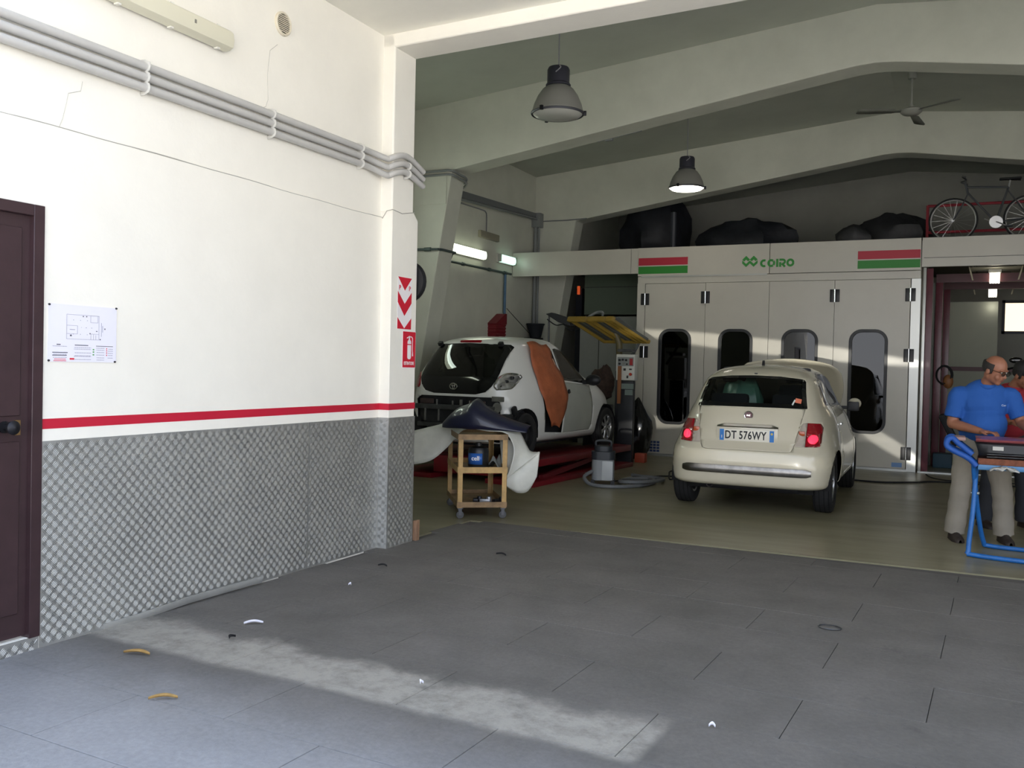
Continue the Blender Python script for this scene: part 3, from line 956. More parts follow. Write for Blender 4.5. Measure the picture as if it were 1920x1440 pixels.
# fascia running from the booth to the left wall, and over the opening on the right
fa = thing('fascia_beam', 'plain white fascia panel between the left hall wall and the spray booth', 'fascia', (-1.93, YB, 3.18))
b = MB(); b.box2((-1.145, 0.0, -0.205), (1.148, 0.04, 0.205)); b.build('sheet', BOOTHW, fa, smooth=False)
b = MB(); b.box2((1.02, -0.002, -0.20), (1.025, 0.002, 0.20)); b.build('joint', SEAM, fa, smooth=False)
fb_ = thing('fascia_beam', 'plain white fascia panel over the doorless opening beside the booth', 'fascia', (5.6, YB, 3.17))
b = MB(); b.box2((-2.125, 0.0, -0.20), (2.4, 0.04, 0.217)); b.build('sheet', BOOTHW, fb_, smooth=False)
b = MB(); b.box2((-2.10, -0.003, -0.075), (2.4, 0.0, -0.068)); b.build('joint', SEAM, fb_, smooth=False)
DECK = M('mezzanine deck', '55544e', 0.9)
b = MB(); b.box2((-3.08, 14.5, 3.30), (-0.80, 20.0, 3.36)); b.box2((3.48, 14.5, 3.36), (9.2, 20.0, 3.40))
dk = tag(b.build('mezzanine_deck', DECK, smooth=False), kind='structure')

# dark red door frame posts and room behind
MAROON = M('maroon paint', '5c2630', 0.30, var=0.1, scale=8)
MAROON2 = M('dull maroon paint', '4a2228', 0.5)
INNERW = M('inner room panel', '9a9c8e', 0.8, var=0.05, scale=1.0)
fr = thing('door_frame', 'tall maroon steel frame of the opening beside the spray booth', 'frame', (3.6, YB + 0.1, 0))
b = MB(); b.box2((-0.10, -0.09, 0), (-0.06, 0.02, 2.96), bevel=0.004); b.build('alloy_edge', BOOTHA, fr)
b = MB(); b.box2((-0.055, -0.05, 0), (0.03, 0.06, 2.95), bevel=0.005); b.build('post', MAROON, fr)
b = MB(); b.box2((-0.055, 0.10, 0), (5.4, 0.14, 0.012)); b.box2((-0.10, -0.10, 0.0), (0.45, 0.12, 0.02)); b.build('sill', BOOTHA, fr, smooth=False)
for k, (x, y) in enumerate(((0.10, 1.25), (0.20, 2.5))):
    f2 = thing('door_frame', ('maroon steel post just inside the opening', 'inner maroon steel post catching a bright reflection')[k], 'frame', (3.60 + x, YB + y, 0))
    b = MB(); b.box2((-0.05, -0.05, 0), (0.05, 0.05, 2.85), bevel=0.006); b.build('post', MAROON, f2)
    b = MB(); b.box2((-0.11, 0.0, 0), (-0.06, 0.03, 2.85)); b.build('side_panel', M('grey side panel', '6f726a', 0.6), f2, smooth=False)
    b = MB(); b.box2((-0.05, -0.05, 2.85), (5.0, 0.05, 2.98)); b.build('lintel', MAROON2, f2, smooth=False)
pn = thing('partition', 'grey-green partition panel inside the room beside the booth', 'panel', (4.16, YB + 3.0, 0))
b = MB(); b.box2((-0.45, 0.0, 0), (0.42, 0.05, 2.68)); b.build('sheet', INNERW, pn, smooth=False)
b = MB(); b.box2((-0.45, -0.03, 1.50), (5.0, 0.0, 1.57)); b.build('rail', MAROON2, pn, smooth=False)
b = MB(); b.box2((0.43, 0.3, 0), (5.0, 0.35, 1.45)); b.build('lower_sheet', INNERW, pn, smooth=False)
# lamp trays under the inner ceiling
TUBEM = M('lit cool tube', 'fffbe8', 0.4, emit=5.0, ecol='fff6dc')
for k, (x, y, z, s, lab) in enumerate(((4.45, 15.6, 2.905, 1.0, 'nearer lit lamp with a tray hanging in the opening beside the booth'), (4.49, 17.45, 2.84, 0.9, 'farther lit lamp with a tray hanging in the room beside the booth'))):
    lt = thing('tray_lamp', lab, 'light', (x, y, z), 0, None)
    b = MB(); b.prism([(-0.34 * s, 0.13), (0.34 * s, 0.13), (0.30 * s, 0.14), (-0.30 * s, 0.14)], -0.3, 0.3, 'XZ'); b.build('tray', M('tray metal', '8c8a7a', 0.6), lt, smooth=False)
    for sx in (-1, 1):
        b = MB(); b.prism([(sx * 0.34 * s, 0.14), (sx * 0.36 * s, 0.14), (sx * 0.31 * s, -0.06), (sx * 0.29 * s, -0.06)], -0.3, -0.26, 'XZ'); b.build('tray_leg', M('tray leg cream', 'b3ab90', 0.6), lt, smooth=False)
    for q in range(4):
        b = MB(); b.lathe([(0.013 * s, -0.085), (0.016 * s, -0.06), (0.016 * s, 0.075)], 8, 'Z', ((q - 1.5) * 0.036 * s, 0, 0)); b.build('tube', TUBEM, lt)
    for sx in (-1, 1):
        b = MB(); b.tube([(sx * 0.28 * s, 0, 0.14), (sx * 0.28 * s, 0, 3.36 - z)], 0.006, 6); b.build('hanger_rod', DARKMETAL, lt)
    b = MB(); b.box((0, 0, 0.10), (0.17 * s, 0.06, 0.05)); b.build('socket', WHITEPL, lt, smooth=False)
    lamp('POINT', 'room_light', (x, y - 0.1, z - 0.25), 1.0, (1.0, 0.95, 0.82), shadow_soft_size=0.08)

# ------------------------------------------------------------------ lights and fittings of the hall
BELL = M('bell reflector', '8e8d87', 0.42, 0.15)
BELLIN = M('prismatic lens', 'b9bab2', 0.2)
LIT = M('lit lens', 'fffaf0', 0.5, emit=6.0, ecol='fff4e4')
def pendant(label, x, y, z, lit, rod):
    t = thing('pendant_lamp', label, 'light', (x, y, z), 0, None)
    b = MB(); b.lathe([(0.262, 0.0), (0.262, 0.014), (0.25, 0.03), (0.235, 0.09), (0.20, 0.17), (0.155, 0.235), (0.12, 0.262), (0.108, 0.27)], 36, caps=False); b.build('bell_shade', BELL, t, solid=0.004)
    b = MB(); b.lathe([(0.262, -0.012), (0.268, 0.0), (0.262, 0.012), (0.25, 0.012), (0.25, -0.012)], 36, caps=False); b.build('rim', M('rim grey', '55565c', 0.4, 0.5), t)
    b = MB(); b.lathe([(0.255, 0.0), (0.22, -0.028), (0.12, -0.045), (0.0, -0.05)], 36); b.build('lens', LIT if lit else BELLIN, t)
    if not lit:
        for q in range(7):
            b = MB(); b.box((-0.045 + q * 0.015, -0.15, 0.06), (0.008, 0.004, 0.10)); b.build('lens_ridge', M('lens ridge', 'd9d9cc', 0.2), t, smooth=False)
    b = MB(); b.lathe([(0.112, 0.265), (0.125, 0.27), (0.125, 0.285), (0.112, 0.30), (0.112, 0.43), (0.10, 0.455), (0.05, 0.465), (0.0, 0.467)], 24); b.build('ballast_housing', M('ballast housing', '3a3a44', 0.45, 0.3), t)
    for a in (0.3, 2.4, 4.5):
        b = MB(); b.box((0.272 * cos(a), 0.272 * sin(a), 0.0), (0.03, 0.03, 0.045), rot=(0, 0, a), bevel=0.005); b.build('clip', DARKMETAL, t)
    b = MB(); b.tube(smooth_path([(0.0, 0.0, 0.46), (0.04, -0.08, 0.45), (0.07, -0.115, 0.42), (0.02, -0.118, 0.38)], 4), 0.006, 6); b.build('cable', M('grey cable', '8d8d90', 0.5), t)
    b = MB(); b.tube([(0, 0, 0.46), (0, 0, rod)], 0.006, 6); b.build('suspension_wire', M('grey cable'), t)
    return t
pendant('unlit bell pendant lamp hanging near the front beam', 0.30, 8.43, 3.93, False, 1.28)
pendant('lit bell pendant lamp hanging deeper in the hall', 0.263, 13.45, 4.125, True, 1.09)
lamp('SPOT', 'pendant_bulb', (0.263, 13.45, 4.06), 9, (1.0, 0.93, 0.84), rot=(0, 0, 0), spot_size=radians(120), spot_blend=0.6, shadow_soft_size=0.2)

TUBEL = M('lit tube cover', 'fdfff0', 0.4, emit=4.0, ecol='f4ffe0')
TUBEG = M('lit greenish tube cover', 'd8fff0', 0.4, emit=1.6, ecol='c8ffe4')
for k, (y0, y1, z, m, lab) in enumerate(((12.05, 13.33, 3.205, TUBEL, 'bright lit fluorescent batten on the left hall wall beside the column'), (13.84, 14.44, 3.235, TUBEG, 'shorter greenish lit fluorescent batten by the end of the fascia'),
        (6.9, 8.2, 3.2, TUBEL, 'lit fluorescent batten on the left hall wall just behind the pillar'), (8.9, 10.2, 3.2, TUBEL, 'lit fluorescent batten on the left hall wall before the first column'))):
    t = thing('wall_batten', lab, 'light', (-3.086, (y0 + y1) / 2, z))
    h = (y1 - y0) / 2
    b = MB(); b.box((0.02, 0, 0), (0.04, 2 * h, 0.15), bevel=0.008); b.build('housing', WHITEPL, t)
    b = MB(); b.prism([(0.04, -0.07), (0.085, -0.06), (0.10, -0.02), (0.10, 0.02), (0.085, 0.06), (0.04, 0.07)], -h + 0.03, h - 0.03, 'XZ'); b.build('cover', m, t, bevel=0.008)
    for s in (-1, 1):
        b = MB(); b.box((0.055, s * (h - 0.012), 0), (0.07, 0.024, 0.13), bevel=0.006); b.build('end_cap', M('end cap grey', 'b4b8ae', 0.5), t)
lamp('AREA', 'batten_light', (-2.95, 12.7, 3.2), 1.2, (0.95, 1.0, 0.86), rot=(0, radians(-90), 0), shape='RECTANGLE', size=0.14, size_y=1.2)
lamp('AREA', 'batten_light', (-2.95, 7.55, 3.2), 4.5, (0.92, 1.0, 0.88), rot=(0, radians(-90), 0), shape='RECTANGLE', size=0.14, size_y=1.2)
lamp('AREA', 'batten_light', (-2.95, 9.55, 3.2), 7, (0.84, 1.0, 0.88), rot=(0, radians(-90), 0), shape='RECTANGLE', size=0.14, size_y=1.2)
lamp('AREA', 'batten_light', (-2.95, 14.1, 3.2), 0.35, (0.80, 1.0, 0.90), rot=(0, radians(-90), 0), shape='RECTANGLE', size=0.14, size_y=0.5)

b = MB(); b.box((0.03, 0, 0), (0.06, 0.67, 0.115), bevel=0.01)
tag(b.build('emergency_light', M('dim ivory box', '8e8a78', 0.5), loc=(-3.086, 13.49, 3.55)), 'slim ivory emergency light box above the fluorescent battens', 'light')
b = MB(); b.tube(smooth_path([(-3.07, 12.3, 3.93), (-3.07, 13.2, 3.945), (-3.07, 13.38, 3.93), (-3.07, 13.42, 3.85), (-3.07, 13.42, 3.61)], 5), 0.011, 6)
tag(b.build('cable_conduit', GREYPVC2), 'thin conduit dropping to the emergency light box', 'conduit')
tr = thing('cable_trunking', 'dark cable trunking running along the left hall wall', 'cable tray', (-3.082, 13.7, 4.08))
b = MB(); b.prism([(-1.9, -0.11), (1.65, 0.045), (1.65, 0.125), (-1.9, 0.0)], 0.0, 0.09, 'YZ'); b.build('channel', M('dim trunking', '6a6e70', 0.6), tr, smooth=False)
b = MB(); b.tube([(0.1, -1.9, -0.15), (0.1, 1.65, 0.02)], 0.018, 8); b.build('cable', GREYPVC2, tr)
jb = thing('junction_box', 'grey junction box at the corner by the second frame', 'box', (-3.0, 15.30, 4.08))
b = MB(); b.box((0, 0, 0), (0.17, 0.16, 0.26), bevel=0.01); b.build('housing', GREYPVC2, jb)
b = MB(); b.tube([(-0.03, 0, -0.1), (-0.03, 0, -2.2)], 0.035, 8); b.tube([(0.035, 0, -0.1), (0.035, 0, -2.2)], 0.02, 8); b.build('drop_pipe', GREYPVC2, jb)
b = MB(); b.tube([(-2.95, 15.38, 4.075), (-2.45, 15.375, 4.07), (-2.07, 15.375, 4.085)], 0.012, 6)
tag(b.build('cable_conduit', GREYPVC2), 'thin conduit crossing the head of the second column', 'conduit')
# compressed air line
BLUEP = M('blue air pipe', '4c6f8c', 0.45, var=0.15, scale=10)
STEELP = M('dull steel pipe', '54605f', 0.45, 0.4)
b = MB(); b.tube([(-3.04, 12.0, 2.985), (-3.04, 14.32, 3.005)], 0.02, 8); b.lathe([(0.03, -0.03), (0.03, 0.03)], 10, 'Y', (-3.04, 12.6, 2.99)); b.lathe([(0.03, -0.03), (0.03, 0.03)], 10, 'Y', (-3.04, 13.5, 2.998)); b.lathe([(0.032, -0.04), (0.032, 0.04)], 10, 'Y', (-3.04, 14.09, 3.0))
tag(b.build('air_pipe', STEELP), 'dark air pipe running under the fluorescent battens', 'pipe')
b = MB(); b.tube([(-3.035, 14.09, 2.98), (-3.035, 14.09, 0.4)], 0.024, 8)
tag(b.build('air_pipe', BLUEP), 'blue air pipe dropping down the left hall wall', 'pipe')
b = MB(); b.tube([(-3.04, 10.82, 2.99), (-2.74, 10.825, 2.985), (-2.45, 10.825, 2.98)], 0.018, 8); b.tube([(-2.45, 10.825, 2.98), (-2.42, 10.9, 2.98), (-2.42, 11.24, 2.98), (-2.5, 11.3, 2.98), (-3.0, 12.1, 2.98)], 0.018, 8); b.lathe([(0.028, -0.05), (0.028, 0.05)], 10, 'X', (-2.62, 10.825, 2.983))
tag(b.build('air_pipe', STEELP), 'air pipe crossing the front of the first column', 'pipe')
b = MB()
for dz in (0.0, 0.055):
    b.tube(smooth_path([(-3.05, 6.2, 3.975 + dz), (-3.05, 10.6, 3.975 + dz), (-3.0, 10.78, 3.98 + dz), (-2.8, 10.815, 3.985 + dz), (-2.45, 10.81, 3.985 + dz), (-2.29, 10.83, 3.985 + dz), (-2.24, 11.0, 3.96 + dz), (-2.3, 11.3, 3.93 + dz), (-3.0, 12.0, 3.92 + dz)], 6), 0.016, 6)
tag(b.build('cable_conduit', GREYPVC2), 'pair of thin conduits bending round the head of the first column', 'conduit')

# red bellows-like cover on the wall, bucket
b = MB()
n = 11
rows = []
for i in range(n * 2 + 1):
    z = -0.29 + 0.58 * i / (n * 2)
    w_ = 0.0 if i % 2 == 0 else 0.014
    rows.append([(0.0, -0.16 - w_, z), (0.15 + w_, -0.17 - w_, z), (0.15 + w_, 0.17 + w_, z), (0.0, 0.16 + w_, z)])
b.grid(rows)
bmesh.ops.recalc_face_normals(b.bm, faces=b.bm.faces[:])
rb = thing('wall_cabinet', 'red ribbed cover with a slanting hood hanging on the left hall wall', 'cabinet', (-3.086, 13.75, 1.83))
b.build('ribbed_body', M('dark red enamel', '7a1c26', 0.5), rb, smooth=False, solid=0.008)
b = MB(); b.prism([(-0.2, 0.28), (0.2, 0.28), (0.2, 0.46), (0.14, 0.46)], 0.0, 0.17, 'YZ'); b.build('hood', M('dark red enamel'), rb, smooth=False)
bk = thing('bucket', 'dark bucket set on a bracket by the wall corner', 'bucket', (-2.90, 15.1, 1.93))
b = MB(); b.lathe([(0.10, 0.0), (0.15, 0.22), (0.17, 0.24), (0.17, 0.255), (0.15, 0.255), (0.0, 0.25)], 20); b.build('pail', M('dark bucket', '20242c', 0.6), bk)
b = MB(); b.box2((-0.17, -0.12, -0.03), (0.1, 0.12, 0.0)); b.build('bracket', DARKMETAL, bk, smooth=False)
b = MB(); b.tube([(-0.05, -0.1, 0.05), (0.0, -1.2, 0.45)], 0.006, 5); b.build('handle', DARKMETAL, bk)

# ceiling fan
FANM = M('fan grey-white', '9b9c93', 0.5)
fan = thing('ceiling_fan', 'three-bladed ceiling fan hanging from the ridge', 'fan', (3.33, 13.15, 4.88))
b = MB(); b.lathe([(0.0, -0.05), (0.10, -0.045), (0.135, -0.015), (0.135, 0.012), (0.10, 0.03), (0.03, 0.05), (0.02, 0.09)], 24); b.build('motor', FANM, fan)
b = MB(); b.tube([(0, 0, 0.05), (0, 0, 0.50)], 0.013, 8); b.build('rod', FANM, fan)
b = MB(); b.lathe([(0.05, 0.42), (0.055, 0.44), (0.055, 0.54), (0.03, 0.585), (0.0, 0.59)], 16); b.build('canopy', FANM, fan)
for k, a in enumerate((radians(203), radians(323), radians(83))):
    b = MB()
    d = Vector((cos(a), sin(a), 0)); n_ = Vector((-sin(a), cos(a), 0))
    rows = []
    for r, hw in ((0.12, 0.02), (0.2, 0.025), (0.24, 0.055), (0.5, 0.065), (0.66, 0.07), (0.70, 0.05)):
        rows.append([d * r - n_ * hw + Vector((0, 0, -0.012 - 0.02 * r)), d * r + n_ * hw + Vector((0, 0, 0.012 - 0.02 * r))])
    b.grid(rows); b.build('blade', M('fan blade', '75776f', 0.5), fan, solid=0.006)
b = MB(); b.tube([(3.33, 11.25, 4.84), (6.5, 11.25, 4.40)], 0.012, 6)
tag(b.build('cable_conduit', GREYPVC2), 'thin dark conduit along the back of the first frame ridge', 'conduit')
cc = MB(); cc.tube([(-0.35, 11.252, 4.36), (0.26, 11.252, 4.45)], 0.011, 6); cc.box((-0.18, 11.26, 4.385), (0.1, 0.03, 0.06))
tag(cc.build('cable_conduit', GREYPVC2), 'thin conduit with a small box feeding the lit pendant lamp', 'conduit')

# ------------------------------------------------------------------ on top of the booth
RAILM = M('red railing paint', '8c2430', 0.5)
rl = thing('guard_rail', 'red steel guard rail on the deck above the opening', 'railing', (3.5, 15.6, 3.40))
for z in (0.03 + 0.60, 0.05 + 0.02 + 0.15):
    b = MB(); b.tube([(0.0, 0, z), (3.4, 0, z)], 0.022, 8); b.build('rail', RAILM, rl)
for x in (0.0, 1.7, 3.4):
    b = MB(); b.tube([(x, 0, 0), (x, 0, 0.64)], 0.022, 8); b.build('post', RAILM, rl)
def bicycle(label, x, y, z, rz, fc):
    t = thing('bicycle', label, 'bicycle', (x, y, z), rz, 'bicycles on the deck')
    RIMM = M('bicycle rim', 'dcdcdc', 0.35, 0.8)
    FR = M('bicycle frame ' + fc, fc, 0.35, 0.2)
    for k, wx in enumerate((0.0, 1.0)):
        wname = ('front_wheel', 'rear_wheel')[k]
        b = MB(); b.tube([(wx + 0.325 * cos(2 * pi * q / 40), 0, 0.34 + 0.325 * sin(2 * pi * q / 40)) for q in range(40)], 0.014, 8, closed=True); wh = b.build(wname, RUBBER, t)
        b = MB(); b.tube([(wx + 0.305 * cos(2 * pi * q / 40), 0, 0.34 + 0.305 * sin(2 * pi * q / 40)) for q in range(40)], 0.010, 6, closed=True); b.build('rim', RIMM, wh)
        b = MB()
        for q in range(18):
            a = 2 * pi * q / 18
            b.tube([(wx, 0.012 * (-1) ** q, 0.34), (wx + 0.303 * cos(a), 0, 0.34 + 0.303 * sin(a))], 0.0018, 3, caps=False)
        b.lathe([(0.02, -0.035), (0.02, 0.035)], 10, 'Y', (wx, 0, 0.34))
        o = b.build('spokes', RIMM, wh); o['kind'] = 'stuff'
    bb, st, hd, sl = (0.57, 0, 0.29), (0.72, 0, 0.80), (0.18, 0, 0.78), (0.15, 0, 0.88)
    b = MB()
    for A, B in ((bb, st), (st, (0.165, 0, 0.83)), (bb, (0.19, 0, 0.74)), (sl, hd), ((0.19, 0, 0.72), (0.165, 0, 0.88))):
        b.tube([A, B], 0.016, 8)
    for s in (-1, 1):
        b.tube([(0.57, s * 0.02, 0.29), (1.0, s * 0.05, 0.34)], 0.009, 6); b.tube([(0.71, s * 0.02, 0.76), (1.0, s * 0.05, 0.34)], 0.008, 6)
        b.tube([(0.185, s * 0.03, 0.72), (0.10, s * 0.045, 0.52), (0.0, s * 0.05, 0.34)], 0.010, 6)
    b.build('frame', FR, t)
    b = MB(); b.tube(smooth_path([(0.15, -0.24, 0.93), (0.10, -0.22, 0.95), (0.15, -0.05, 0.94), (0.15, 0.05, 0.94), (0.10, 0.22, 0.95), (0.15, 0.24, 0.93)], 5), 0.012, 8); b.tube([(0.15, 0, 0.86), (0.15, 0, 0.94)], 0.012, 8); b.build('handlebar', M('bar grey', '55585a', 0.4, 0.5), t)
    b = MB(); b.tube([(0.72, 0, 0.79), (0.74, 0, 0.90)], 0.012, 8); b.build('seat_post', RIMM, t)
    b = MB(); b.grid([[(0.60 + 0.28 * u, (0.02 + 0.07 * u * u) * v, 0.915 + 0.012 * (1 - v * v)) for v in (-1, -0.5, 0, 0.5, 1)] for u in (0, 0.3, 0.6, 0.85, 1)]); b.build('saddle', BLACKP, t, solid=0.03)
    b = MB(); b.lathe([(0.09, -0.003), (0.09, 0.003)], 24, 'Y', (0.57, -0.05, 0.29)); b.build('chainring', RIMM, t)
    b = MB(); b.tube([(0.57, -0.065, 0.29), (0.72, -0.07, 0.22)], 0.010, 6); b.tube([(0.57, 0.065, 0.29), (0.42, 0.07, 0.36)], 0.010, 6); b.build('crank', RIMM, t)
    b = MB(); b.box((0.735, -0.11, 0.215), (0.09, 0.08, 0.02)); b.build('pedal', BLACKP, t, smooth=False)
    return t
bicycle('old racing bicycle with a bright front rim leaning on the red railing', 3.86, 15.27, 3.40, radians(1), '4a4d50')
bicycle('second old bicycle on the deck, mostly beyond the picture edge', 5.42, 15.25, 3.40, radians(3), '3a3c3e')
# dark wrapped bundles on the deck
def lump(label, c, r, seed, m, cat='bundle', name='wrapped_bundle'):
    rr = random.Random(seed)
    b = MB(); b.ellipsoid((0, 0, 0), (1, 1, 1), 22)
    ph = [rr.uniform(0, 6.3) for _ in range(9)]
    for v in b.bm.verts:
        d = v.co.copy()
        f = 1 + 0.10 * sin(5 * d.x + ph[0]) * sin(4 * d.z + ph[1]) + 0.08 * sin(7 * d.y + ph[2] + 3 * d.z) + 0.05 * sin(13 * d.x + 9 * d.y + ph[3]) + 0.03 * rr.uniform(-1, 1)
        v.co = Vector((d.x * r[0] * f, d.y * r[1] * f, max(d.z, -0.55) * r[2] * f))
    zmin = min(v.co.z for v in b.bm.verts)
    for v in b.bm.verts:
        v.co.z -= zmin
    return tag(b.build(name, m, loc=c), label, cat)
DARKBAG = M('dark wrapping', '1d1f25', 0.6, var=0.3, scale=9, bump=0.3, bscale=14)
DARKBAG2 = M('dull dark wrapping', '2a2a2c', 0.6, var=0.3, scale=7, bump=0.3, bscale=14)
lump('small black bag on the booth roof beside a larger dark heap', (2.45, 15.3, 3.365), (0.28, 0.25, 0.22), 1, DARKBAG2)
lump('large dark heap of wrapped parts on the booth roof by the railing', (3.00, 16.25, 3.365), (0.58, 0.4, 0.40), 2, DARKBAG2)
lump('long dark covered pile on the booth roof behind the lit lamp', (0.62, 16.2, 3.365), (0.85, 0.6, 0.40), 3, DARKBAG)
lump('tall dark heap in the shade at the left end of the deck', (-1.22, 16.8, 3.365), (0.66, 0.6, 0.78), 5, DARKBAG)
b = MB(); b.tube([(-0.62, 15.9, 3.365), (-0.62, 15.9, 4.2)], 0.05, 8)
tag(b.build('stove_pipe', M('dark pipe grey', '3c3f46', 0.5)), 'upright dark pipe standing on the deck among the heaps', 'pipe')
# ------------------------------------------------------------------ car building tools
def pchip(t, y, q):
    """monotone cubic interpolation"""
    t = np.asarray(t, float); y = np.asarray(y, float); q = np.asarray(q, float)
    h = np.diff(t); d = np.diff(y) / h
    m = np.zeros_like(y)
    for i in range(1, len(y) - 1):
        if d[i - 1] * d[i] > 0:
            w1, w2 = 2 * h[i] + h[i - 1], h[i] + 2 * h[i - 1]
            m[i] = (w1 + w2) / (w1 / d[i - 1] + w2 / d[i])
    m[0], m[-1] = d[0], d[-1]
    i = np.clip(np.searchsorted(t, q) - 1, 0, len(h) - 1)
    s = (q - t[i]) / h[i]
    return ((2 * s ** 3 - 3 * s ** 2 + 1) * y[i] + (s ** 3 - 2 * s ** 2 + s) * h[i] * m[i] + (-2 * s ** 3 + 3 * s ** 2) * y[i + 1] + (s ** 3 - s ** 2) * h[i] * m[i + 1])

class Body:
    """car shell lofted from horizontal outlines: (z, half width, rear y, front y, rear exponent, front exponent)"""
    def __init__(self, rings, ym, sub=4, nseg=112, bulge=()):
        R = np.array(rings, float)
        t = np.arange(len(R), dtype=float)
        q = np.linspace(0, len(R) - 1, (len(R) - 1) * sub + 1)
        V = [pchip(t, R[:, k], q) for k in range(6)]
        self.z, self.w, self.yr, self.yf, self.nr, self.nf = V
        self.ym = ym
        self.bulge = bulge
        bm = bmesh.new()
        rows = []
        for i in range(len(q)):
            row = []
            for k in range(nseg):
                row.append(bm.verts.new(self.point(i, 2 * pi * k / nseg)))
            rows.append(row)
        for A, B in zip(rows, rows[1:]):
            for k in range(nseg):
                l = (k + 1) % nseg
                bm.faces.new([A[k], A[l], B[l], B[k]])
        bm.faces.new(list(reversed(rows[0])))
        bm.faces.new(rows[-1])
        self.bm = bm

    def point(self, i, a):
        w = self.w[i]
        c, s = cos(a), sin(a)
        if s < 0:
            b, n = self.ym - self.yr[i], self.nr[i]
        else:
            b, n = self.yf[i] - self.ym, self.nf[i]
        # direction in stretched coordinates so that corners get enough points
        u, v = c, s
        r = (abs(u) ** n + abs(v) ** n) ** (-1.0 / n)
        x, y = w * u * r, self.ym + b * v * r
        z = self.z[i]
        for y0, z0, amp, ry, rz_ in self.bulge:
            g = amp * math.exp(-((y - y0) / ry) ** 2 - ((z - z0) / rz_) ** 2)
            x += g * (1 if x > 0 else -1) * min(1, abs(x) / (0.7 * max(w, 1e-3)))
        return Vector((x, y, z))

def cut_out(bm, poly, axes, keep, margin=0.03):
    """cuts the convex outline (in the two given axes) into the faces that satisfy keep(centre, normal); returns a bmesh of the inside"""
    u, v = axes
    us = [p[0] for p in poly]; vs = [p[1] for p in poly]
    lo, hi = (min(us) - margin, min(vs) - margin), (max(us) + margin, max(vs) + margin)
    area = sum(poly[i][0] * poly[(i + 1) % len(poly)][1] - poly[(i + 1) % len(poly)][0] * poly[i][1] for i in range(len(poly)))
    P = poly if area > 0 else list(reversed(poly))
    def near(f):
        if not keep(f.calc_center_median(), f.normal):
            return False
        a = [w.co[u] for w in f.verts]; b = [w.co[v] for w in f.verts]
        return max(a) > lo[0] and min(a) < hi[0] and max(b) > lo[1] and min(b) < hi[1]
    bm.normal_update()
    for i in range(len(P)):
        p, q = P[i], P[(i + 1) % len(P)]
        co, no = Vector((0, 0, 0)), Vector((0, 0, 0))
        co[u], co[v] = p
        no[u], no[v] = q[1] - p[1], -(q[0] - p[0])
        if no.length < 1e-9:
            continue
        fs = [f for f in bm.faces if near(f)]
        # only faces on the inside of the edges already used matter
        sel = []
        for f in fs:
            c = f.calc_center_median()
            ok = True
            for j in range(i):
                p2, q2 = P[j], P[(j + 1) % len(P)]
                if (q2[0] - p2[0]) * (c[v] - p2[1]) - (q2[1] - p2[1]) * (c[u] - p2[0]) < -1e-5:
                    ok = False
                    break
            if ok:
                sel.append(f)
        geom = list(sel) + list({e for f in sel for e in f.edges}) + list({w for f in sel for w in f.verts})
        bmesh.ops.bisect_plane(bm, geom=geom, dist=1e-5, plane_co=co, plane_no=no.normalized())
    bm.normal_update()
    ins = []
    for f in bm.faces:
        c = f.calc_center_median()
        if not keep(c, f.normal):
            continue
        if all((P[(j + 1) % len(P)][0] - P[j][0]) * (c[v] - P[j][1]) - (P[(j + 1) % len(P)][1] - P[j][1]) * (c[u] - P[j][0]) > -1e-6 for j in range(len(P))):
            ins.append(f)
    nb = bmesh.new()
    mp = {}
    for f in ins:
        vv = []
        for w in f.verts:
            if w not in mp:
                mp[w] = nb.verts.new(w.co)
            vv.append(mp[w])
        try:
            nb.faces.new(vv)
        except ValueError:
            pass
    bmesh.ops.delete(bm, geom=ins, context='FACES')
    big = [f for f in bm.faces if len(f.verts) > 4]
    if big:
        bmesh.ops.triangulate(bm, faces=big)
    big = [f for f in nb.faces if len(f.verts) > 4]
    if big:
        bmesh.ops.triangulate(nb, faces=big)
    nb.normal_update()
    return nb

def edge_gap(bm, g):
    """trims g off the border so that a dark joint shows"""
    r = bmesh.ops.inset_region(bm, faces=bm.faces[:], thickness=g, use_boundary=True, use_even_offset=True)
    bmesh.ops.delete(bm, geom=r['faces'], context='FACES')

def bm_build(bm, name, mat, parent, angle=35, solid=0.0, soff=-1.0, label=None, push=0.0):
    if push:
        bm.normal_update()
        for v in bm.verts:
            v.co += v.normal * push
    b = MB(); b.bm.free(); b.bm = bm
    o = b.build(name, mat, parent, angle=angle, solid=solid, soff=soff, label=label)
    return o

def border_ring(bm, width):
    """splits a patch into its border band and its inside"""
    ring = bm.copy()
    r = bmesh.ops.inset_region(ring, faces=ring.faces[:], thickness=width, use_boundary=True, use_even_offset=True)
    band = set(r['faces'])
    inner = ring.copy()
    ring.faces.index_update()
    idx = {f.index for f in band}
    bmesh.ops.delete(ring, geom=[f for f in ring.faces if f.index not in idx], context='FACES')
    inner.faces.ensure_lookup_table()
    bmesh.ops.delete(inner, geom=[inner.faces[i] for i in idx], context='FACES')
    return ring, inner

def arc_poly(cy, cz, r, z_low, n=18):
    """wheel arch: the upper arc of a circle, closed straight down to z_low"""
    a0 = math.asin(max(-1, min(1, (z_low - cz) / r)))
    return [(cy + r * cos(a0 + (pi - 2 * a0) * k / n), cz + r * sin(a0 + (pi - 2 * a0) * k / n)) for k in range(n + 1)]

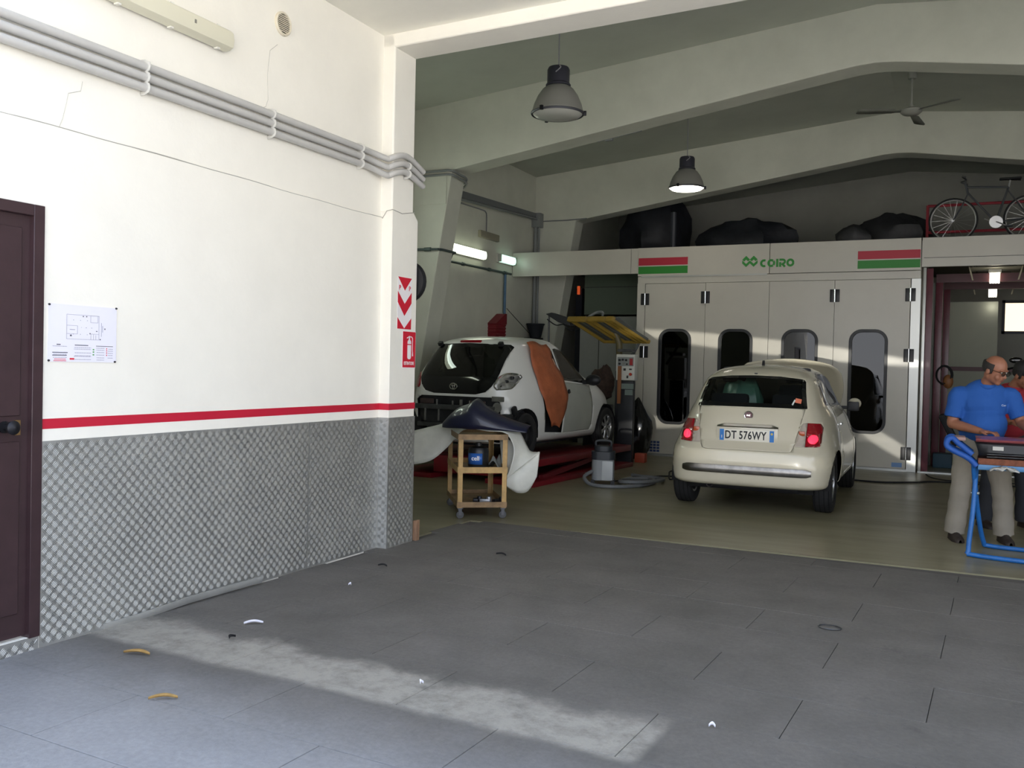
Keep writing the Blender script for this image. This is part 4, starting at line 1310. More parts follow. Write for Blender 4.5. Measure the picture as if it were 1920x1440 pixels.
TYRE = M('tyre rubber', '1a1a1b', 0.75, var=0.2, scale=30)
RIMS = M('rim silver', '9c9d9e', 0.3, 0.85)
STEELW = M('black steel wheel', '1b1b1d', 0.55, 0.3)
WELL = M('wheel well black', '101012', 0.9)
CABIN = M('cabin dark trim', '1e1f22', 0.85)
SEATF = M('seat fabric', '303338', 0.9)
def wheel(name, parent, x, y, z, r, wd, side, steel=False, rr=0.185):
    t = MB()
    h = wd / 2
    t.lathe([(rr, -h * 0.86), (rr + 0.012, -h * 0.95), (r - 0.045, -h), (r - 0.018, -h * 0.93), (r - 0.004, -h * 0.74), (r, -h * 0.5), (r, h * 0.5), (r - 0.004, h * 0.74), (r - 0.018, h * 0.93), (r - 0.045, h), (rr + 0.012, h * 0.95), (rr, h * 0.86)], 40, 'X', caps=False)
    o = t.build(name, TYRE, parent, loc=(x, y, z))
    g = MB()
    for q in (-0.5, -0.17, 0.17, 0.5):
        g.lathe([(r + 0.0006, q * wd * 0.72 - 0.004), (r + 0.0012, q * wd * 0.72), (r + 0.0006, q * wd * 0.72 + 0.004)], 40, 'X', caps=False)
    g.build('tread_groove', M('tread groove', '060607', 0.95), o)
    b = MB()
    s = side
    b.lathe([(rr + 0.004, h * 0.86 * s), (rr - 0.012, h * 0.8 * s), (rr - 0.02, 0.25 * h * s), (rr - 0.02, -h * 0.8 * s), (rr + 0.004, -h * 0.86 * s)], 40, 'X', caps=False)
    rim = b.build('rim', STEELW if steel else RIMS, o)
    b = MB()
    if steel:
        b.lathe([(rr - 0.015, h * 0.42 * s), (rr - 0.05, h * 0.5 * s), (rr - 0.09, h * 0.62 * s), (0.075, h * 0.58 * s), (0.06, h * 0.40 * s), (0.03, h * 0.42 * s), (0.028, h * 0.62 * s), (0.0, h * 0.62 * s)], 32, 'X')
        b.build('wheel_disc', STEELW, o)
    else:
        b.lathe([(rr - 0.015, h * 0.30 * s), (0.0, h * 0.30 * s)], 32, 'X')
        b.build('wheel_disc', WELL, o)
        for k in range(7):
            a = 2 * pi * k / 7
            c = MB()
            d = Vector((0, cos(a), sin(a))); n = Vector((0, -sin(a), cos(a)))
            rows = []
            for rd, hw, xx in ((0.03, 0.022, 0.72), (0.09, 0.02, 0.78), (rr - 0.012, 0.030, 0.70)):
                rows.append([d * rd - n * hw + Vector((h * xx * s - 0.012 * s, 0, 0)), d * rd - n * hw * 0.8 + Vector((h * xx * s, 0, 0)), d * rd + n * hw * 0.8 + Vector((h * xx * s, 0, 0)), d * rd + n * hw + Vector((h * xx * s - 0.012 * s, 0, 0))])
            c.grid(rows); c.build('spoke', RIMS, o)
        c = MB(); c.lathe([(0.035, h * 0.6 * s), (0.033, h * 0.8 * s), (0.0, h * 0.83 * s)], 16, 'X'); c.build('hub_cap', RIMS, o)
    return o

def wheel_well(parent, x, y, z, r, wd):
    """half-round liner above the wheel, closed on its inner side"""
    rows = []
    s = 1 if x > 0 else -1
    for dx, k in ((wd / 2, 1.0), (-wd / 2, 1.0), (-wd / 2, 0.5), (-wd / 2, 0.05)):
        rows.append([(x + s * dx, y + r * k * cos(a), z + r * k * sin(a)) for a in [radians(-8 + 196 * q / 24) for q in range(25)]])
    b = MB(); b.grid(rows)
    return b.build('wheel_well', WELL, parent)

def seat(parent, x, y, z0, m=SEATF, hgt=0.62):
    b = MB()
    b.box((0, 0.0, 0.08), (0.46, 0.50, 0.16), bevel=0.05)
    s = b.build('seat', m, parent, loc=(x, y, z0))
    b = MB(); b.box((0, -0.30, 0.10 + hgt / 2), (0.44, 0.13, hgt), rot=(-0.18, 0, 0), bevel=0.05); b.build('backrest', m, s)
    b = MB(); b.box((0, -0.40, 0.10 + hgt + 0.10), (0.26, 0.09, 0.17), rot=(-0.1, 0, 0), bevel=0.035); b.build('headrest', m, s)
    return s

# ------------------------------------------------------------------ white city car, tail towards the camera
PEARL = M('pearl white car paint', 'c8c1ac', 0.22, coat=0.6, spec=0.5)
GREYPL = M('unpainted dark bumper', '2a2a2c', 0.6)
FGLASS = glass_mat('car glass', '5a6460', 0.75, 0.01, 1.33)
FRIT = M('black glass border', '0b0c0e', 0.08, spec=0.6)
LENSR = M('red lamp lens', '8d0f1c', 0.12, coat=0.5)
LENSC = M('clear lamp lens', 'b4a99c', 0.12, coat=0.5)
LENSO = M('amber lamp lens', 'b5552f', 0.15, coat=0.4)
LITR = M('lit red lamp', 'ff3a50', 0.3, emit=2.2, ecol='ff2a44')
CHR2 = M('worn chrome strip', '807d79', 0.25, 1.0, var=0.2, scale=10)

fiat = thing('city_car', 'small cream-white car with an open bonnet and Italian plate, seen from behind', 'car', (2.085, 9.70, 0.0), radians(0.6))
F_R = [  # z, w, yr, yf, nr, nf
    (0.245, 0.68, -0.40, 2.80, 8, 4.5), (0.265, 0.765, -0.50, 2.90, 8, 4.5), (0.30, 0.80, -0.535, 2.95, 8, 4.2), (0.40, 0.812, -0.55, 2.98, 7.5, 4),
    (0.50, 0.818, -0.555, 2.99, 7, 3.8), (0.60, 0.816, -0.545, 2.98, 6.5, 3.6), (0.66, 0.81, -0.515, 2.95, 6, 3.5), (0.72, 0.80, -0.485, 2.90, 5.5, 3.4),
    (0.80, 0.785, -0.46, 2.80, 5.2, 3.4), (0.90, 0.76, -0.43, 2.62, 4.6, 3.4), (0.97, 0.735, -0.405, 2.42, 4.6, 3.4), (1.03, 0.705, -0.38, 2.12, 4.8, 3.4),
    (1.07, 0.68, -0.36, 1.98, 5.0, 3.5), (1.16, 0.645, -0.30, 1.82, 5.2, 3.6), (1.25, 0.61, -0.225, 1.66, 5.2, 3.6), (1.335, 0.575, -0.13, 1.50, 5.0, 3.6),
    (1.385, 0.53, -0.055, 1.36, 4.6, 3.4), (1.42, 0.485, 0.02, 1.22, 4.2, 3.2), (1.45, 0.41, 0.13, 1.05, 3.8, 3.0), (1.47, 0.31, 0.26, 0.90, 3.4, 2.8),
    (1.482, 0.19, 0.40, 0.76, 3.0, 2.6), (1.487, 0.04, 0.54, 0.62, 2.5, 2.4)]
FB = Body(F_R, 1.10, 4, 120, bulge=((0.0, 0.50, 0.028, 0.42, 0.26), (2.30, 0.50, 0.028, 0.42, 0.26)))
rear = lambda c, n: c.y < 0.35 and n.y < -0.15
rgt = lambda c, n: c.x > 0.30 and n.x > 0.12
lft = lambda c, n: c.x < -0.30 and n.x < -0.12
fcabin = []
# wheel openings
for y0 in (0.0, 2.30):
    for kp in (rgt, lft):
        cut_out(FB.bm, arc_poly(y0, 0.30, 0.335, 0.20), (1, 2), kp).free()
# side windows and doors
SIDEWIN = [(0.20, 1.075), (1.78, 1.045), (1.70, 1.10), (1.45, 1.26), (1.22, 1.365), (0.95, 1.405), (0.60, 1.405), (0.36, 1.36), (0.24, 1.27), (0.17, 1.15)]
SIDEWIN.reverse()
for kp, s in ((rgt, 1), (lft, -1)):
    win = cut_out(FB.bm, SIDEWIN, (1, 2), kp)
    ring, inner = border_ring(win, 0.022)
    bm_build(ring, 'window_trim', FRIT, fiat, push=0.001)
    bm_build(inner, 'side_window', FGLASS, fiat)
    win.free()
    b = MB(); b.box((s * 0.615, 0.66, 1.22), (0.02, 0.05, 0.36), rot=(0, -s * 0.32, 0)); b.build('door_pillar', FRIT, fiat, smooth=False)
    dr = cut_out(FB.bm, [(0.62, 0.38), (0.75, 0.34), (1.78, 0.34), (1.84, 0.42), (1.86, 0.80), (1.80, 1.03), (0.50, 1.055), (0.50, 0.80)], (1, 2), kp)
    edge_gap(dr, 0.003)
    d_ = bm_build(dr, 'side_door', PEARL, fiat, solid=0.01)
    b = MB(); b.box((s * 0.765, 0.80, 0.86), (0.03, 0.16, 0.028), bevel=0.008); b.build('door_handle', CHROME, d_)
# hatch glass, hatch, lamps
BACKWIN = [(-0.545, 1.045), (0.545, 1.045), (0.495, 1.31), (0.475, 1.335), (0.25, 1.36), (0.0, 1.367), (-0.25, 1.36), (-0.475, 1.335), (-0.495, 1.31)]
HATCH_F = [(-0.40, 0.622), (0.40, 0.622), (0.435, 0.634), (0.455, 0.67), (0.497, 0.875), (0.53, 1.042), (-0.53, 1.042), (-0.497, 0.875), (-0.455, 0.67), (-0.435, 0.634)]
win = cut_out(FB.bm, BACKWIN, (0, 2), rear)
ring, inner = border_ring(win, 0.05)
bm_build(ring, 'rear_window_border', FRIT, fiat, push=0.002)
hgl = bm_build(inner, 'rear_window', FGLASS, fiat, push=0.001)
win.free()
hatch = cut_out(FB.bm, HATCH_F, (0, 2), rear)
edge_gap(hatch, 0.004)
hatch_o = bm_build(hatch, 'tailgate', PEARL, fiat, solid=0.012)
for s in (-1, 1):
    lit = cut_out(FB.bm, [(s * (0.618 + 0.042 * cos(2 * pi * k / 14)), 0.752 + 0.042 * sin(2 * pi * k / 14)) for k in range(14)], (0, 2), rear)
    bm_build(lit, 'lit_bulb_lens', LITR, fiat, solid=0.02, push=0.011)
    red = cut_out(FB.bm, [(s * 0.555, 0.68), (s * 0.66, 0.687), (s * 0.692, 0.715), (s * 0.692, 0.86), (s * 0.665, 0.902), (s * 0.56, 0.91)], (0, 2), rear)
    edge_gap(red, 0.003)
    tl = bm_build(red, 'tail_lamp', LENSR, fiat, solid=0.02, push=0.008)
    clr = cut_out(FB.bm, [(s * 0.462, 0.682), (s * 0.553, 0.68), (s * 0.557, 0.91), (s * 0.525, 0.905), (s * 0.504, 0.88)], (0, 2), rear)
    bm_build(clr, 'reversing_lens', LENSC, tl, solid=0.01, push=0.004)
body = bm_build(FB.bm, 'body_shell', PEARL, fiat, angle=50, solid=0.006)
# cabin behind the glass
b = MB(); b.box((0, 0.95, 0.62), (1.30, 2.3, 0.50)); b.build('cabin_floor', CABIN, fiat, smooth=False)
b = MB(); b.box((0, -0.06, 0.83), (0.98, 0.34, 0.30)); b.build('parcel_shelf', CABIN, fiat, smooth=False)
for x in (-0.34, 0.34):
    seat(fiat, x, 0.95, 0.55)
    b = MB(); b.box((0, 0, 0), (0.40, 0.12, 0.5), rot=(-0.25, 0, 0), bevel=0.04); b.build('rear_seat_back', SEATF, fiat, loc=(x * 0.95, 0.20, 0.92))
# green plastic cover over the left seat
gp = MB(); gp.ellipsoid((0, 0, 0), (0.24, 0.16, 0.40), 18)
rr_ = random.Random(8)
for v in gp.bm.verts:
    v.co += Vector((rr_.uniform(-.014, .014), rr_.uniform(-.014, .014), 0)); v.co.x *= 1.0 - 0.45 * max(0, v.co.z)
gp.build('seat_cover', M('green plastic cover', '86c4ae', 0.16, spec=0.7), fiat, loc=(-0.27, 0.62, 1.03), angle=15)
b = MB(); b.box((0.12, 1.75, 1.20), (0.20, 0.03, 0.06), bevel=0.01); b.build('rear_view_mirror', BLACKP, fiat)
b = MB(); b.box((0, 1.72, 0.90), (1.25, 0.4, 0.22), bevel=0.05); b.build('dashboard', CABIN, fiat)
b = MB(); b.box((0.41, -0.33, 1.085), (0.014, 0.006, 0.11), rot=(0, 0.45, 0)); b.build('sticker_strip', M('white strip', 'cfd3ce'), fiat, smooth=False)
b = MB(); b.box((0.465, -0.325, 1.125), (0.06, 0.006, 0.045), rot=(0, 0.2, 0)); b.build('orange_tag', M('orange tag', 'd06a45'), fiat, smooth=False)
# chrome strip, plate, badge, handle
def on_rear(x, z, push=0.0):
    """point on the tail surface of the white car"""
    i = int(np.argmin(np.abs(FB.z[:60] - z)))
    w, yr, n = FB.w[i], FB.yr[i], FB.nr[i]
    return FB.ym - (FB.ym - yr) * (1 - min(0.999, abs(x) / w) ** n) ** (1 / n) - push
xs = [-0.63 + 1.26 * k / 28 for k in range(29)]
rows = []
for dz, dy in ((-0.042, -0.004), (-0.040, 0.012), (-0.015, 0.020), (0.015, 0.018), (0.040, 0.010), (0.043, -0.004)):
    row = []
    for x in xs:
        t = min(1, (0.63 - abs(x)) / 0.09)
        k = sqrt(max(0.0, 1 - (1 - t) ** 2)) * 0.35 + 0.65
        z = 0.428 + dz * k
        row.append((x, on_rear(x, 0.43, dy), z))
    rows.append(row)
b = MB(); b.grid(rows); b.build('bumper_strip', CHR2, fiat)
rows = []
hx = [-0.30 + 0.60 * k / 20 for k in range(21)]
for dz, dy in ((-0.022, -0.004), (-0.018, 0.012), (0.0, 0.022), (0.02, 0.014), (0.026, -0.004)):
    rows.append([(x, on_rear(x, 0.85, dy), 0.857 + dz * (1 if abs(x) < 0.25 else 0.7) - 0.02 * max(0, abs(x) - 0.26) / 0.04 * 0.6) for x in hx])
b = MB(); b.grid(rows); b.build('hatch_handle', CHROME, hatch_o)
b = MB(); b.box((0, on_rear(0, 0.76, 0.001), 0.768), (0.60, 0.012, 0.155), bevel=0.004); b.build('plate_recess', PEARL, hatch_o)
yp = on_rear(0, 0.755, 0.014)
pl_ = MB(); pl_.box((0, yp, 0.768), (0.535, 0.008, 0.118), bevel=0.003)
plate = pl_.build('number_plate', M('plate white', 'e4dfd0', 0.4), fiat)
for s in (-1, 1):
    b = MB(); b.box((s * 0.245, yp - 0.005, 0.768), (0.042, 0.004, 0.112)); b.build('plate_band', M('plate blue', '1f74c0', 0.4), plate, smooth=False)
b = MB(); b.lathe([(0.011, -0.002), (0.011, 0.002)], 16, 'Y', (0.245, yp - 0.007, 0.793)); b.build('plate_seal', M('seal yellow', 'c9b85a', 0.4), plate)
put_text('I', 0.04, M('plate white'), plate, (-0.245, yp - 0.0075, 0.748), '-Y', 'letter', 0.0008, True)
put_text('DT', 0.112, M('plate black', '141416', 0.5), plate, (-0.158, yp - 0.0046, 0.766), '-Y', 'letters', 0.0012, True, squeeze=0.75, track=1.08)
put_text('576WY', 0.112, M('plate black'), plate, (0.058, yp - 0.0046, 0.766), '-Y', 'letters', 0.0012, True, squeeze=0.72, track=1.08)
b = MB(); b.lathe([(0.042, 0.0), (0.047, -0.008), (0.042, -0.016), (0.036, -0.013), (0.0, -0.013)], 28, 'Y', (0, on_rear(0, 0.965, -0.004), 0.965)); bd = b.build('badge', CHROME, hatch_o)
b = MB(); b.lathe([(0.036, -0.0145), (0.0, -0.0148)], 24, 'Y', (0, on_rear(0, 0.965, -0.004), 0.965)); b.build('badge_field', M('badge dark red', '5b3038', 0.3), bd)
put_text('FIAT', 0.024, CHROME, hatch_o, (0, on_rear(0, 0.965, 0.012), 0.965), '-Y', 'badge_letters', 0.0008, True, squeeze=0.8)
for s in (-1, 1):
    x = s * 0.52
    b = MB(); b.box((x, on_rear(x, 0.80, 0.008), 0.81), (0.06, 0.012, 0.045), bevel=0.01); b.build('indicator_lens', LENSO, fiat)
b = MB(); b.tube([(-0.36, -0.30, 0.265), (-0.36, -0.50, 0.262)], 0.03, 14, caps=False); b.build('exhaust_pipe', M('sooty exhaust', '3a3634', 0.5, 0.6), fiat, solid=0.004)
b = MB(); b.box((0, 1.2, 0.27), (1.25, 3.0, 0.14)); b.box((0, -0.30, 0.28), (1.0, 0.3, 0.08)); b.build('underbody', WELL, fiat, smooth=False)
b = MB(); b.prism([(-0.035, 0), (0.03, 0), (0.012, 0.05), (0.0, 0.055)], -0.012, 0.012, 'YZ'); b.build('roof_aerial', BLACKP, fiat, loc=(0, 0.36, 1.474))
b = MB(); b.box((0, 0, 0), (0.03, 0.006, 0.014)); b.build('washer_jet', BLACKP, fiat, loc=(0.0, -0.062, 1.385))
for s in (-1, 1):
    for y in (0.0, 2.30):
        wheel_well(fiat, s * 0.66, y, 0.30, 0.332, 0.26)
    for y in (0.0, 2.30):
        wheel('wheel', fiat, s * 0.702, y, 0.296, 0.296, 0.185, s)
    # door mirror
    mr = MB(); mr.ellipsoid((0, 0, 0), (0.075, 0.07, 0.065), 16)
    mo = mr.build('door_mirror', PEARL, fiat, loc=(s * 0.83, 1.66, 1.06))
    b = MB(); b.box((-s * 0.01, -0.045, -0.03), (0.13, 0.06, 0.11), bevel=0.02); b.box((-s * 0.10, 0.0, -0.05), (0.12, 0.05, 0.04), bevel=0.01); b.build('mirror_housing', BLACKP, mo)
# open bonnet, hinged at the front
rows = []
for k in range(13):
    v = k / 12                      # 0 at the windscreen edge, 1 at the nose
    row = []
    for j in range(17):
        u = -1 + 2 * j / 16
        wd = 0.60 + 0.05 * sin(pi * v) - 0.16 * v ** 3
        if v < 0.2: wd -= 0.10 * (1 - v / 0.2) ** 2
        crown = 0.10 * (1 - u * u) * (1 - 0.3 * v)
        row.append((u * wd, -v * 0.98, crown + 0.05 * sin(pi * v)))
    rows.append(row)
b = MB(); b.grid(rows)
Rm = Matrix.Rotation(radians(-118), 4, 'X')
bn = b.build('bonnet', PEARL, fiat, solid=0.015)
# the bonnet rises from the nose, its free (windscreen) edge up
me = bn.data
ca, sa = cos(radians(50)), sin(radians(50))
for v in me.vertices:
    d = v.co.y + 0.98                      # distance from the nose hinge
    h = v.co.z
    v.co.y, v.co.z = 2.72 - d * ca + h * sa, 0.76 + d * sa + h * ca
me.update()
b = MB(); b.tube([(0.45, 2.5, 0.8), (0.40, 2.45, 1.25)], 0.006, 6); b.build('bonnet_stay', BLACKP, fiat)
# ------------------------------------------------------------------ white hatchback under repair on the low lift
WHITEC = M('white car paint', 'd9d9d4', 0.28, coat=0.4)
PRIMER = M('grey primer', 'a2a49a', 0.7, var=0.06, scale=3)
BAREM = M('bare body metal', '8a8a86', 0.38, 0.75, var=0.25, scale=6)
DARKIN = M('dark inner panel', '2b2c2e', 0.55, 0.3, var=0.4, scale=5)
DGLASS = glass_mat('dark hatch glass', '101616', 0.06, 0.01)
T0 = 0.295
aygo = thing('hatchback_car', 'white hatchback without rear bumper, brown paper over its rear door, raised on a red lift', 'car', (-1.45, 9.98, T0), radians(-4.3))
A_R = [
    (0.17, 0.66, -0.20, 2.74, 6, 4.5), (0.20, 0.735, -0.27, 2.84, 6, 4.2), (0.26, 0.775, -0.30, 2.92, 6, 4), (0.36, 0.79, -0.315, 2.97, 6, 3.8),
    (0.48, 0.802, -0.32, 2.985, 5.8, 3.6), (0.58, 0.807, -0.325, 2.98, 5.6, 3.4), (0.66, 0.805, -0.345, 2.95, 5.4, 3.4), (0.74, 0.80, -0.365, 2.86, 5.2, 3.4),
    (0.82, 0.79, -0.365, 2.70, 5.0, 3.4), (0.90, 0.775, -0.355, 2.46, 5.0, 3.4), (0.96, 0.755, -0.335, 2.18, 5.2, 3.5), (1.02, 0.73, -0.30, 1.99, 5.4, 3.6),
    (1.10, 0.70, -0.25, 1.83, 5.4, 3.7), (1.20, 0.66, -0.18, 1.64, 5.4, 3.8), (1.29, 0.62, -0.11, 1.45, 5.4, 3.8), (1.375, 0.58, -0.04, 1.28, 5.2, 3.6),
    (1.415, 0.535, 0.01, 1.12, 4.8, 3.4), (1.445, 0.46, 0.10, 0.95, 4.2, 3.2), (1.468, 0.34, 0.22, 0.80, 3.6, 3.0), (1.481, 0.20, 0.36, 0.66, 3.0, 2.6), (1.485, 0.04, 0.48, 0.54, 2.5, 2.4)]
AB = Body(A_R, 1.10, 4, 120, bulge=((0.0, 0.46, 0.022, 0.40, 0.25), (2.34, 0.46, 0.024, 0.40, 0.25)))
for y0 in (0.0, 2.34):
    for kp in (rgt, lft):
        cut_out(AB.bm, arc_poly(y0, 0.285, 0.325, 0.19), (1, 2), kp).free()
# front door glass and door, rear door opening on both sides
AWIN = [(1.02, 0.945), (1.76, 0.895), (1.70, 1.00), (1.54, 1.14), (1.36, 1.26), (1.22, 1.335), (1.08, 1.355), (1.02, 1.345)]
AWINR = [(0.34, 1.02), (0.95, 0.96), (0.95, 1.33), (0.72, 1.345), (0.46, 1.27)]
for kp, s in ((rgt, 1), (lft, -1)):
    win = cut_out(AB.bm, AWIN, (1, 2), kp)
    ring, inner = border_ring(win, 0.025)
    bm_build(ring, 'window_trim', FRIT, aygo, push=0.001)
    bm_build(inner, 'side_window', FGLASS, aygo)
    win.free()
    dr = cut_out(AB.bm, [(1.02, 0.27), (1.80, 0.27), (1.85, 0.34), (1.87, 0.60), (1.82, 0.875), (1.02, 0.925), (1.01, 0.60)], (1, 2), kp)
    edge_gap(dr, 0.004)
    d_ = bm_build(dr, 'front_door', PRIMER if s > 0 else WHITEC, aygo, solid=0.01, label='door in grey primer with a white edge' if s > 0 else None)
    if s > 0:
        b = MB(); b.lathe([(0.03, 0.0), (0.03, 0.012), (0.0, 0.014)], 14, 'X', (0.797, 1.12, 0.80)); b.box((0.81, 1.12, 0.79), (0.012, 0.05, 0.02)); b.build('handle_hole', BLACKP, d_)
        op = cut_out(AB.bm, [(0.50, 0.30), (0.98, 0.27), (0.98, 0.60), (0.98, 1.32), (0.80, 1.345), (0.52, 1.30), (0.38, 1.05), (0.40, 0.78), (0.45, 0.55)], (1, 2), kp)
        # the opening is closed with creased brown paper
        op.free()
        rows = []
        for k in range(19):
            v = k / 18
            z = 0.36 + 1.05 * v
            ya = float(np.interp(z, [0.36, 0.45, 0.6, 0.8, 1.05, 1.28, 1.41], [0.62, 0.54, 0.43, 0.33, 0.27, 0.29, 0.33]))
            yb = float(np.interp(z, [0.36, 0.6, 1.0, 1.41], [0.86, 1.03, 1.0, 0.84]))
            row = []
            for j in range(9):
                u = j / 8
                y = ya + (yb - ya) * u
                iz = int(np.argmin(np.abs(AB.z[:68] - z)))
                w = AB.w[iz] + 0.026 + 0.02 * max(0, min(1, (z - 1.25) / 0.1))
                wr = 0.012 * sin(9 * v + 4 * u) + 0.008 * sin(23 * v - 7 * u) + 0.02 * sin(pi * u)
                row.append((w + wr, y, z + 0.02 * sin(6 * u)))
            rows.append(row)
        b = MB(); b.grid(rows); b.build('masking_paper', M('brown masking paper', 'a45a36', 0.7, var=0.16, scale=5, bump=0.8, bscale=11), aygo, solid=0.002, angle=60)
        b = MB(); b.box((0.715, 0.93, 1.08), (0.004, 0.02, 0.30), rot=(0.10, -0.38, 0)); b.build('tape_strip', M('pale tape', 'c9a184', 0.5), aygo, smooth=False)
    else:
        win = cut_out(AB.bm, AWINR, (1, 2), kp)
        bm_build(win, 'side_window', FGLASS, aygo)
# glass hatch
HATCH = [(-0.30, 0.765), (0.30, 0.765), (0.43, 0.795), (0.50, 0.86), (0.545, 0.95), (0.555, 1.02), (0.545, 1.34), (0.51, 1.37), (0.0, 1.385), (-0.51, 1.37), (-0.545, 1.34), (-0.555, 1.02), (-0.545, 0.95), (-0.50, 0.86), (-0.43, 0.795)]
h_ = cut_out(AB.bm, HATCH, (0, 2), rear)
edge_gap(h_, 0.003)
lowb = h_.copy()
win = cut_out(h_, [(-0.47, 0.97), (0.47, 0.97), (0.49, 1.02), (0.485, 1.31), (0.45, 1.335), (-0.45, 1.335), (-0.485, 1.31), (-0.49, 1.02)], (0, 2), lambda c, n: True)
lowb.free()
hg = bm_build(h_, 'glass_hatch', FRIT, aygo, push=0.004)
bm_build(win, 'rear_window', DGLASS, aygo, push=0.004)
for x in (-0.44, 0.44):
    b = MB(); b.box((x, -0.03, 1.375), (0.06, 0.05, 0.05), rot=(0.6, 0, 0), bevel=0.008); b.build('hatch_hinge', BLACKP, aygo)
b = MB(); b.box((0, -0.01, 1.405), (0.30, 0.035, 0.032), rot=(0.5, 0, 0), bevel=0.008); b.build('brake_light', M('brake light red', '8a1420', 0.2), aygo)
# tail panel: bare inner metal below the hatch
tp = cut_out(AB.bm, [(-0.56, 0.25), (0.56, 0.25), (0.60, 0.34), (0.60, 0.68), (0.50, 0.735), (-0.50, 0.735), (-0.60, 0.68), (-0.60, 0.34)], (0, 2), rear)
bm_build(tp, 'tail_panel', DARKIN, aygo, solid=0.01, push=-0.03)
yb_ = -0.30
b = MB(); b.box((0, yb_ - 0.05, 0.60), (1.15, 0.03, 0.06), bevel=0.008); b.box((0, yb_ - 0.04, 0.38), (1.10, 0.03, 0.05), bevel=0.008); b.build('tail_crossbar', M('dim grey steel', '4a4b4b', 0.45, 0.5, var=0.3, scale=6), aygo)
for x, wd, hgt, z, m in ((-0.25, 0.018, 0.07, 0.655, BAREM), (-0.02, 0.018, 0.05, 0.655, BAREM), (0.10, 0.035, 0.07, 0.66, BAREM), (0.225, 0.014, 0.10, 0.64, CHROME), (0.30, 0.014, 0.16, 0.50, BAREM), (0.42, 0.016, 0.17, 0.49, BAREM), (-0.42, 0.02, 0.15, 0.5, BAREM), (-0.22, 0.016, 0.14, 0.5, BAREM), (0.06, 0.016, 0.15, 0.48, BAREM)):
    b = MB(); b.box((x, yb_ - 0.062, z), (wd, 0.02, hgt), bevel=0.004); b.build('bracket', m, aygo)
for x, z, wd in ((-0.40, 0.665, 0.20), (0.33, 0.66, 0.22)):
    b = MB(); b.box((x, yb_ - 0.058, z), (wd, 0.02, 0.06), bevel=0.01); b.build('foam_block', M('brown foam', '3a2c2a', 0.8), aygo)
b = MB(); b.lathe([(0.05, -0.02), (0.06, -0.03), (0.06, -0.04), (0.045, -0.045), (0.0, -0.035)], 20, 'Y', (0.60, yb_ - 0.02, 0.62)); b.box((0.60, yb_ - 0.04, 0.72), (0.16, 0.03, 0.06), bevel=0.008); b.build('lamp_mount', BAREM, aygo)
# right tail lamp is missing: chromed recess; left one is fitted
rec = [(0.56, 0.83), (0.67, 0.84), (0.70, 0.88), (0.71, 0.97), (0.69, 1.01), (0.62, 1.02), (0.555, 0.955), (0.535, 0.87)]
lp = cut_out(AB.bm, rec, (0, 2), lambda c, n: c.y < 0.3 and c.x > 0 and n.y < -0.05)
lp.free()
def asurf(x, z):
    i = int(np.argmin(np.abs(AB.z[:68] - z)))
    return AB.ym - (AB.ym - AB.yr[i]) * (1 - min(0.999, abs(x) / AB.w[i]) ** AB.nr[i]) ** (1 / AB.nr[i])
rp = [(p.x, asurf(p.x, p.y) - 0.004, p.y) for p in smooth_path([(u, v, 0) for u, v in rec] + [(rec[0][0], rec[0][1], 0)], 4)[:-1]]
b = MB(); b.tube(rp, 0.010, 8, closed=True); b.build('lamp_recess_rim', CHROME, aygo)
cx_, cz_ = sum(p[0] for p in rp) / len(rp), sum(p[2] for p in rp) / len(rp)
rows = [[(cx_ + (p[0] - cx_) * t, p[1] + d_, cz_ + (p[2] - cz_) * t) for p in rp] for t, d_ in ((1.0, 0.0), (0.92, 0.035), (0.5, 0.03), (0.02, 0.02))]
b = MB(); b.grid(rows, closed_u=True); bmesh.ops.recalc_face_normals(b.bm, faces=b.bm.faces[:]); b.build('lamp_recess', M('bright bare metal', 'c6c6c2', 0.3, 0.8, var=0.15, scale=9), aygo)
for x, z, r in ((0.585, 0.88, 0.022), (0.63, 0.925, 0.018), (0.66, 0.97, 0.02)):
    b = MB(); b.lathe([(r, 0.03), (r, -0.005), (r * 0.6, -0.01), (0.0, -0.002)], 14, 'Y', (x, asurf(x, z) + 0.012, z)); b.build('bulb_hole', BLACKP, aygo)
lp = cut_out(AB.bm, [(-u, v) for u, v in rec], (0, 2), lambda c, n: c.y < 0.3 and c.x < 0 and n.y < -0.05)
bm_build(lp, 'tail_lamp', LENSR, aygo, solid=0.02, push=0.012)
bm_build(AB.bm, 'body_shell', WHITEC, aygo, angle=50, solid=0.006)
b = MB(); b.box((0, 1.05, 0.52), (1.35, 2.2, 0.5)); b.build('cabin_floor', CABIN, aygo, smooth=False)
for x in (-0.35, 0.35):
    seat(aygo, x, 1.0, 0.50)
    b = MB(); b.box((0, 0, 0), (0.46, 0.12, 0.55), rot=(-0.25, 0, 0), bevel=0.04); b.build('rear_seat_back', SEATF, aygo, loc=(x, 0.22, 0.86))
b = MB(); b.box((0, 1.82, 0.86), (1.3, 0.4, 0.2), bevel=0.05); b.build('dashboard', CABIN, aygo)
